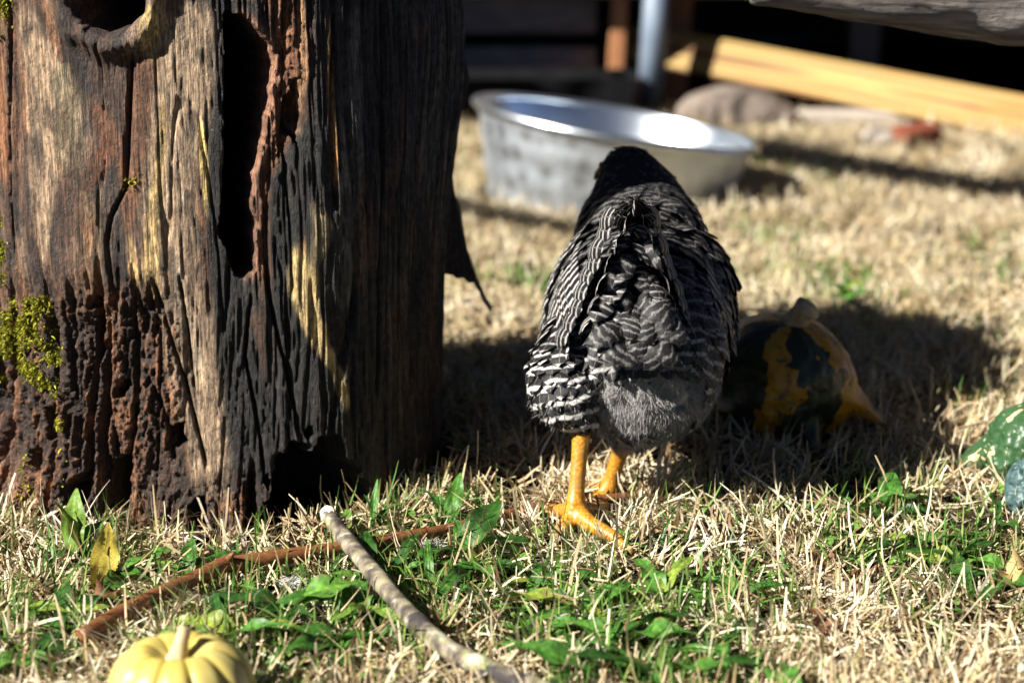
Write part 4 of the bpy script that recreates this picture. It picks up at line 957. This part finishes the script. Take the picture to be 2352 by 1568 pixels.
def tufts(y0, y1, n_t, per, keep, spread=.007):
    def f(n, r):
        y = r.uniform(y0, y1, n_t); x = fan(y) * r.uniform(-1, 1, n_t); k = r.rand(n_t) < keep(x, y); x, y = x[k], y[k]
        x = np.repeat(x, per) + r.normal(0, spread, len(x) * per); y = np.repeat(y, per) + r.normal(0, spread, len(y) * per)
        k = ~inside_things(x, y); return x[k], y[k]
    return f
fanout = lambda n, r: np.abs(r.normal(.55, .35, n))
one_ = lambda x, y: np.ones_like(x)
merged('dry_grass', [
    ((52000, zone(0, 0, -.62, .65, fan, dry_keep), (.014, .054), (.0012, .0034), flat, bd, 3, 1), dict(z0=(0, .015), width_tip=.45)),
    ((0, tufts(-.62, .65, 1700, 9, dry_keep), (.016, .038), (.0014, .0032), fanout, bd, 4, 2), dict(z0=(0, .008), width_tip=.35)),
    ((5000, zone(0, 0, -.62, .65, fan, dry_keep), (.03, .065), (.0008, .0016), fanout, lambda n, r: r.normal(.8, .6, n), 6, 7), dict(z0=(0, .010))),
    ((74000, zone(0, 0, .6, 2.0, fan, dry_keep), (.018, .044), (.0015, .0032), flat, bd, 3, 3), dict(z0=(0, .015), width_tip=.4)),
    ((0, tufts(.6, 2.0, 1500, 9, dry_keep), (.018, .042), (.0014, .003), fanout, bd, 3, 4), dict(z0=(0, .006), width_tip=.3)),
    ((60000, zone(0, 0, 1.95, 3.3, fan, dry_keep), (.022, .046), (.0022, .0042), flat, bd, 2, 5), dict(z0=(0, .018))),
    ((8000, zone(0, 0, 1.95, 3.6, fan, dry_keep), (.02, .045), (.003, .005), stand, bd, 2, 6), dict(z0=(0, .006)))],
    'straw', 'dormant straw-coloured lawn grass covering the yard', 'dry grass')
merged('green_grass', [
    ((12000, zone(0, 0, -.62, .65, fan, grn_keep), (.020, .048), (.0012, .0034), fanout, bd, 4, 11), dict()),
    ((0, tufts(-.62, .65, 800, 8, grn_keep, .004), (.025, .05), (.0014, .003), fanout, bd, 4, 13), dict()),
    ((16000, zone(0, 0, .6, 2.4, fan, grn_keep), (.025, .05), (.002, .004), stand, bd, 3, 12), dict())],
    'green', 'scattered green grass blades growing through the straw', 'green grass')

# broad leaves
def leaf_mesh(name, wr, wave, curl, fold, seed, tooth=0.0):
    rr = np.random.RandomState(seed); nu, nv = 7, 13; V = []; vein = []
    for i in range(nv):
        t = i / (nv - 1); hw = wr * (math.sin(math.pi * min(1, (t * .93 + .05)) ** .85) ** .8) * .5; hw = max(hw, .012)
        hw *= 1 + tooth * (1 if i % 2 else -1)
        for j in range(nu):
            a = j / (nu - 1) * 2 - 1; z = fold * abs(a) * hw + wave * hw * math.sin(t * 11 + seed + a * 1.5) * abs(a) + curl * (t * t) * -1 + .25 * t
            V.append((a * hw, t - .06 * a * a * (1 - t), z)); vein.append(max(math.exp(-(a / .12) ** 2), .6 * (.5 + .5 * math.sin(t * 60 - abs(a) * 9)) ** 6))
    me = mesh_q(name, np.array(V), grid_q(nu, nv)); set_attr(me, 'vein', vein); return me
LEAF = [leaf_mesh('blade_a', .27, .40, .45, .35, 1), leaf_mesh('blade_b', .21, .35, .65, .3, 2), leaf_mesh('blade_c', .36, .45, .50, .30, 3), leaf_mesh('blade_d', .17, .45, .35, .5, 4, .05), leaf_mesh('crumpled_a', .5, .9, .9, .7, 6, .05), leaf_mesh('crumpled_b', .42, 1.3, .4, .9, 9, .12)]
for me in LEAF: me.materials.append(MT['leaf']); me.polygons.foreach_set('use_smooth', np.ones(len(me.polygons), bool))
def place_leaf(parent, me, length, az, tilt, roll=0.0, base=(0, 0, 0), name='leaf'):
    o = bpy.data.objects.new(name, me); C.objects.link(o); o.parent = parent; o.location = base
    o.rotation_mode = 'QUATERNION'; o.rotation_quaternion = Quaternion((0, 0, 1), az) @ Quaternion((1, 0, 0), tilt) @ Quaternion((0, 1, 0), roll); o.scale = (length,) * 3; return o
rw = random.Random(42)
def weed(u, v, label, leaves=6, L=(.038, .066), upright=(-.05, .5), spec=None):
    g = on_ground(u, v, .008); root = empty('broadleaf_weed', (g.x, g.y, gzf(g.x, g.y) + .012)); root.scale = (1.32,) * 3; tag(root, label, 'weed', 'green broadleaf weeds in the lawn')
    if spec:
        for (az, ln, ti, ro, k) in spec: place_leaf(root, LEAF[k], ln, rad(az), rad(ti), rad(ro), (rw.uniform(-.004, .004), rw.uniform(-.004, .004), 0))
    else:
        a0 = rw.uniform(0, 6.28)
        for k in range(leaves): place_leaf(root, rw.choice(LEAF[:4]), rw.uniform(*L), a0 + k * 6.28 / leaves + rw.uniform(-.4, .4), rw.uniform(*upright), rw.uniform(-.5, .5), (rw.uniform(-.006, .006), rw.uniform(-.006, .006), rw.uniform(0, .006)))
    return root
# az: 0 points away, 90 points left, -90 right, 180 towards the lens
weed(180, 1275, 'weed with upright leaves against the stump base at the far left', spec=[(60, .045, 75, 10, 0), (10, .052, 68, -10, 2), (-40, .036, 50, 0, 2), (150, .035, 20, 0, 0)])
weed(1035, 1215, 'weed with one upright pointed leaf behind the brown stick', spec=[(-30, .040, 66, 25, 2), (50, .035, 45, 0, 0), (130, .03, 30, 0, 1)])
weed(1060, 1290, 'weed with a large folded leaf just before the brown stick', spec=[(-35, .062, 38, 20, 2), (-82, .064, 16, -15, 0), (10, .045, 30, 0, 0), (100, .035, 20, 0, 1)])
weed(862, 1225, 'thin weed with a narrow upright leaf behind the broken stick end', spec=[(-10, .038, 70, 0, 3), (40, .03, 50, 0, 3), (-60, .03, 35, 0, 3)])
weed(835, 1345, 'broad-leaved weed left of the lichened stick, below the brown stick', spec=[(5, .060, 30, 0, 0), (170, .035, 15, 0, 2), (90, .04, 20, 0, 1), (-60, .04, 40, 0, 1)])
weed(905, 1330, 'weed with narrow leaves right of the lichened stick at the crossing', spec=[(-20, .045, 45, 0, 1), (-50, .05, 30, 0, 1), (-85, .035, 25, 0, 3)])
weed(850, 1420, 'weed half under the middle of the lichened stick', 5)
weed(985, 1345, 'small weed with a yellowing leaf right of the lichened stick', spec=[(5, .035, 60, 0, 1), (-70, .045, 20, 0, 0), (80, .03, 20, 0, 1), (-130, .035, 15, 0, 1)])
weed(1080, 1330, 'weed with long flat leaves below the hen\'s foot, left side', 6)
weed(1230, 1355, 'weed with a long horizontal leaf below the hen\'s foot', spec=[(-80, .055, 14, 0, 0), (90, .04, 15, 0, 1), (-20, .035, 30, 0, 1), (170, .03, 15, 0, 2)])
weed(1330, 1420, 'large leafy weed in the middle of the bottom green patch', 7, (.045, .07))
weed(1420, 1480, 'large weed with curled leaves right of the bottom green patch', 7, (.045, .07))
weed(1330, 1550, 'broad weed at the bottom edge right of the lichened stick', 6, (.045, .065), (.05, .5))
weed(1490, 1560, 'weed with wavy leaves at the bottom edge left of the straw', 6, (.045, .065), (.05, .5))
weed(1520, 1385, 'weed with two crossing leaves at the edge of the straw', spec=[(-40, .045, 35, 0, 0), (20, .045, 30, 0, 2), (100, .04, 20, 0, 1), (-110, .05, 18, 0, 1)])
weed(1690, 1380, 'tiny weed with thin blades in the straw right of the hen', 4, (.025, .04))
weed(1650, 1500, 'weed with arched leaf at the bottom, right of the green patch', 5, (.04, .06))
weed(1780, 1560, 'weed with long ribbed leaves at the bottom edge in the straw', 5, (.04, .06), (.05, .4))
weed(2040, 1195, 'weed with dark leaves at the front edge of the shadow', 6, (.04, .06))
weed(2100, 1275, 'weed with light green leaves below the gourds', 6, (.035, .055))
weed(2200, 1310, 'leafy weed among the straw at the right, below the warty gourd', 6, (.035, .055))
weed(2320, 1370, 'weed with large leaves cut by the right edge of the picture', 6, (.04, .065))
weed(2290, 1230, 'small weed beside the warty gourd', 4, (.03, .045))
weed(270, 1330, 'weed with bright leaves beside the yellow leaf at the left', 5, (.03, .05))
weed(140, 1420, 'weed with pale green leaves left of the brown stick\'s end', 5, (.04, .06))
weed(60, 1520, 'blurred weed in the lower left corner', 5, (.04, .06))
weed(540, 1480, 'weed behind the pumpkin, right of its stem', 5, (.04, .06))
weed(660, 1420, 'weed with shiny leaves between the pumpkin and the lichened stick', 6, (.04, .06))
weed(760, 1500, 'weed at the bottom between the pumpkin and the lichened stick', 6, (.04, .06))
weed(430, 1330, 'low weed with a yellow-green leaf above the brown stick', spec=[(-70, .05, 20, 0, 0), (60, .04, 25, 0, 1), (0, .035, 45, 0, 2)])
weed(1930, 690, 'blurred bright green weed at the far edge of the shadow', 7, (.04, .06))
weed(1200, 660, 'blurred green weed between the stump and the hen', 6, (.035, .055))
# small ground-cover leaves
def build_cover():
    r = np.random.RandomState(31); N = 9000; y = r.uniform(-.62, .5, N); x = fan(y) * r.uniform(-1, 1, N); k = (r.rand(N) < pxmask(x, y, GREEN) ** 1.3 * .9) & ~inside_things(x, y); x, y = x[k], y[k]; n = len(x)
    az = r.uniform(0, 6.28, n); ti = r.uniform(0, .9, n); L = r.uniform(.008, .024, n); wv = L * r.uniform(.25, .5, n); z = gz(x, y) + r.uniform(.002, .016, n)
    d = np.stack([np.cos(az) * np.cos(ti), np.sin(az) * np.cos(ti), np.sin(ti)], -1); s = np.stack([-np.sin(az), np.cos(az), 0 * az], -1); p = np.stack([x, y, z], -1)
    V = np.zeros((n, 4, 2, 3)); prof = [(.0, .12), (.35, 1), (.72, .8), (1, .06)]
    for i, (t, ww) in enumerate(prof):
        q = p + d * (L * t)[:, None]; q[:, 2] -= L * t * t * .35; V[:, i, 0] = q - s * (wv * ww * .5)[:, None]; V[:, i, 1] = q + s * (wv * ww * .5)[:, None]
    b = (np.arange(n) * 8)[:, None]; kk = (np.arange(3) * 2)[None]; Q = np.stack([b + kk, b + kk + 1, b + kk + 3, b + kk + 2], -1).reshape(-1, 4)
    o = link('ground_cover', mesh_q('ground_cover', V.reshape(-1, 3), Q), MT['cover']); tag(o, 'small green ground-cover leaves between the grass blades', 'ground cover', kind='stuff')
build_cover()
# fallen leaves and moulted down
def fallen(u, v, label, mat, L, az, ti, roll, k, h=.012):
    g = on_ground(u, v, h); me = LEAF[k].copy(); me.materials.clear(); me.materials.append(MT[mat]); o = bpy.data.objects.new('fallen_leaf', me); C.objects.link(o)
    o.location = (g.x, g.y, gzf(g.x, g.y) + h); o.rotation_mode = 'QUATERNION'; o.rotation_quaternion = Quaternion((0, 0, 1), rad(az)) @ Quaternion((1, 0, 0), rad(ti)) @ Quaternion((0, 1, 0), rad(roll)); o.scale = (L * 1.5, L, L); tag(o, label, 'leaf', 'dead leaves on the lawn')
fallen(225, 1345, 'curled yellow and tan dead leaf standing left of the brown stick', 'fall_yellow', .066, -14, 58, 35, 0)
fallen(205, 1390, 'crumpled dark red-brown dead leaf under the yellow leaf', 'fall_brown', .035, -60, 25, 20, 5)
fallen(175, 1455, 'yellow dead leaf at the near end of the brown stick', 'fall_yellow', .045, -55, 12, 10, 0)
fallen(420, 1318, 'small yellow-green dead leaf lying just above the brown stick', 'fall_yellow', .04, -80, 10, 0, 0)
fallen(2020, 1350, 'brown dead leaf in the straw between the weeds at right', 'fall_brown', .035, 60, 15, 10, 5)
fallen(1900, 1310, 'small orange-brown dead leaf in the straw right of the hen', 'fall_brown', .030, 30, 15, 10, 5)
fallen(1890, 1460, 'folded brown dead leaf at the bottom right in the straw', 'fall_brown', .034, 10, 35, 30, 5)
fallen(1885, 1530, 'dark dead leaf in the straw at the bottom edge', 'fall_brown', .03, -30, 15, 10, 5)
fallen(2310, 1340, 'pinkish dead leaf on the weeds at the right edge', 'fall_pink', .045, -60, 18, 10, 5, .02)
fallen(2030, 1165, 'pale curled dead leaf at the front edge of the shadow', 'fall_pink', .03, -80, 14, 10, 5)
def down(u, v, label, seed):
    g = on_ground(u, v, .02); r = np.random.RandomState(seed); PV = []; PQ = []
    for i in range(500):
        d = r.normal(0, 1, 3); d[2] = abs(d[2]) * .6; d[0] *= 1.5; d /= np.linalg.norm(d); L = r.uniform(.003, .008); s = np.cross(d, r.normal(0, 1, 3)); s /= np.linalg.norm(s); b = r.normal(0, .003, 3) * (1.6, 1, .5); k = len(PV)
        for t in (0, .5, 1): pt = b + d * L * t; ww = .0005 * (1 - .7 * t); PV += [pt - s * ww, pt + s * ww]
        PQ += [(k, k + 1, k + 3, k + 2), (k + 2, k + 3, k + 5, k + 4)]
    o = link('moulted_down', mesh_q('moulted_down', np.array(PV), np.array(PQ)), MT['fluff_pale']); o.location = (g.x, g.y, gzf(g.x, g.y) + .018); tag(o, label, 'feather', 'tufts of moulted down')
m = Mat('pale_down', .8, .2); m.color(m.ramp(m.island(), [(0, (.3, .29, .28)), (1, (.7, .68, .66))])); MT['fluff_pale'] = m.m
down(668, 1332, 'grey tuft of moulted down left of the lichened stick', 1)
down(992, 1256, 'grey tuft of moulted down below the brown stick, right of the lichened stick', 2)
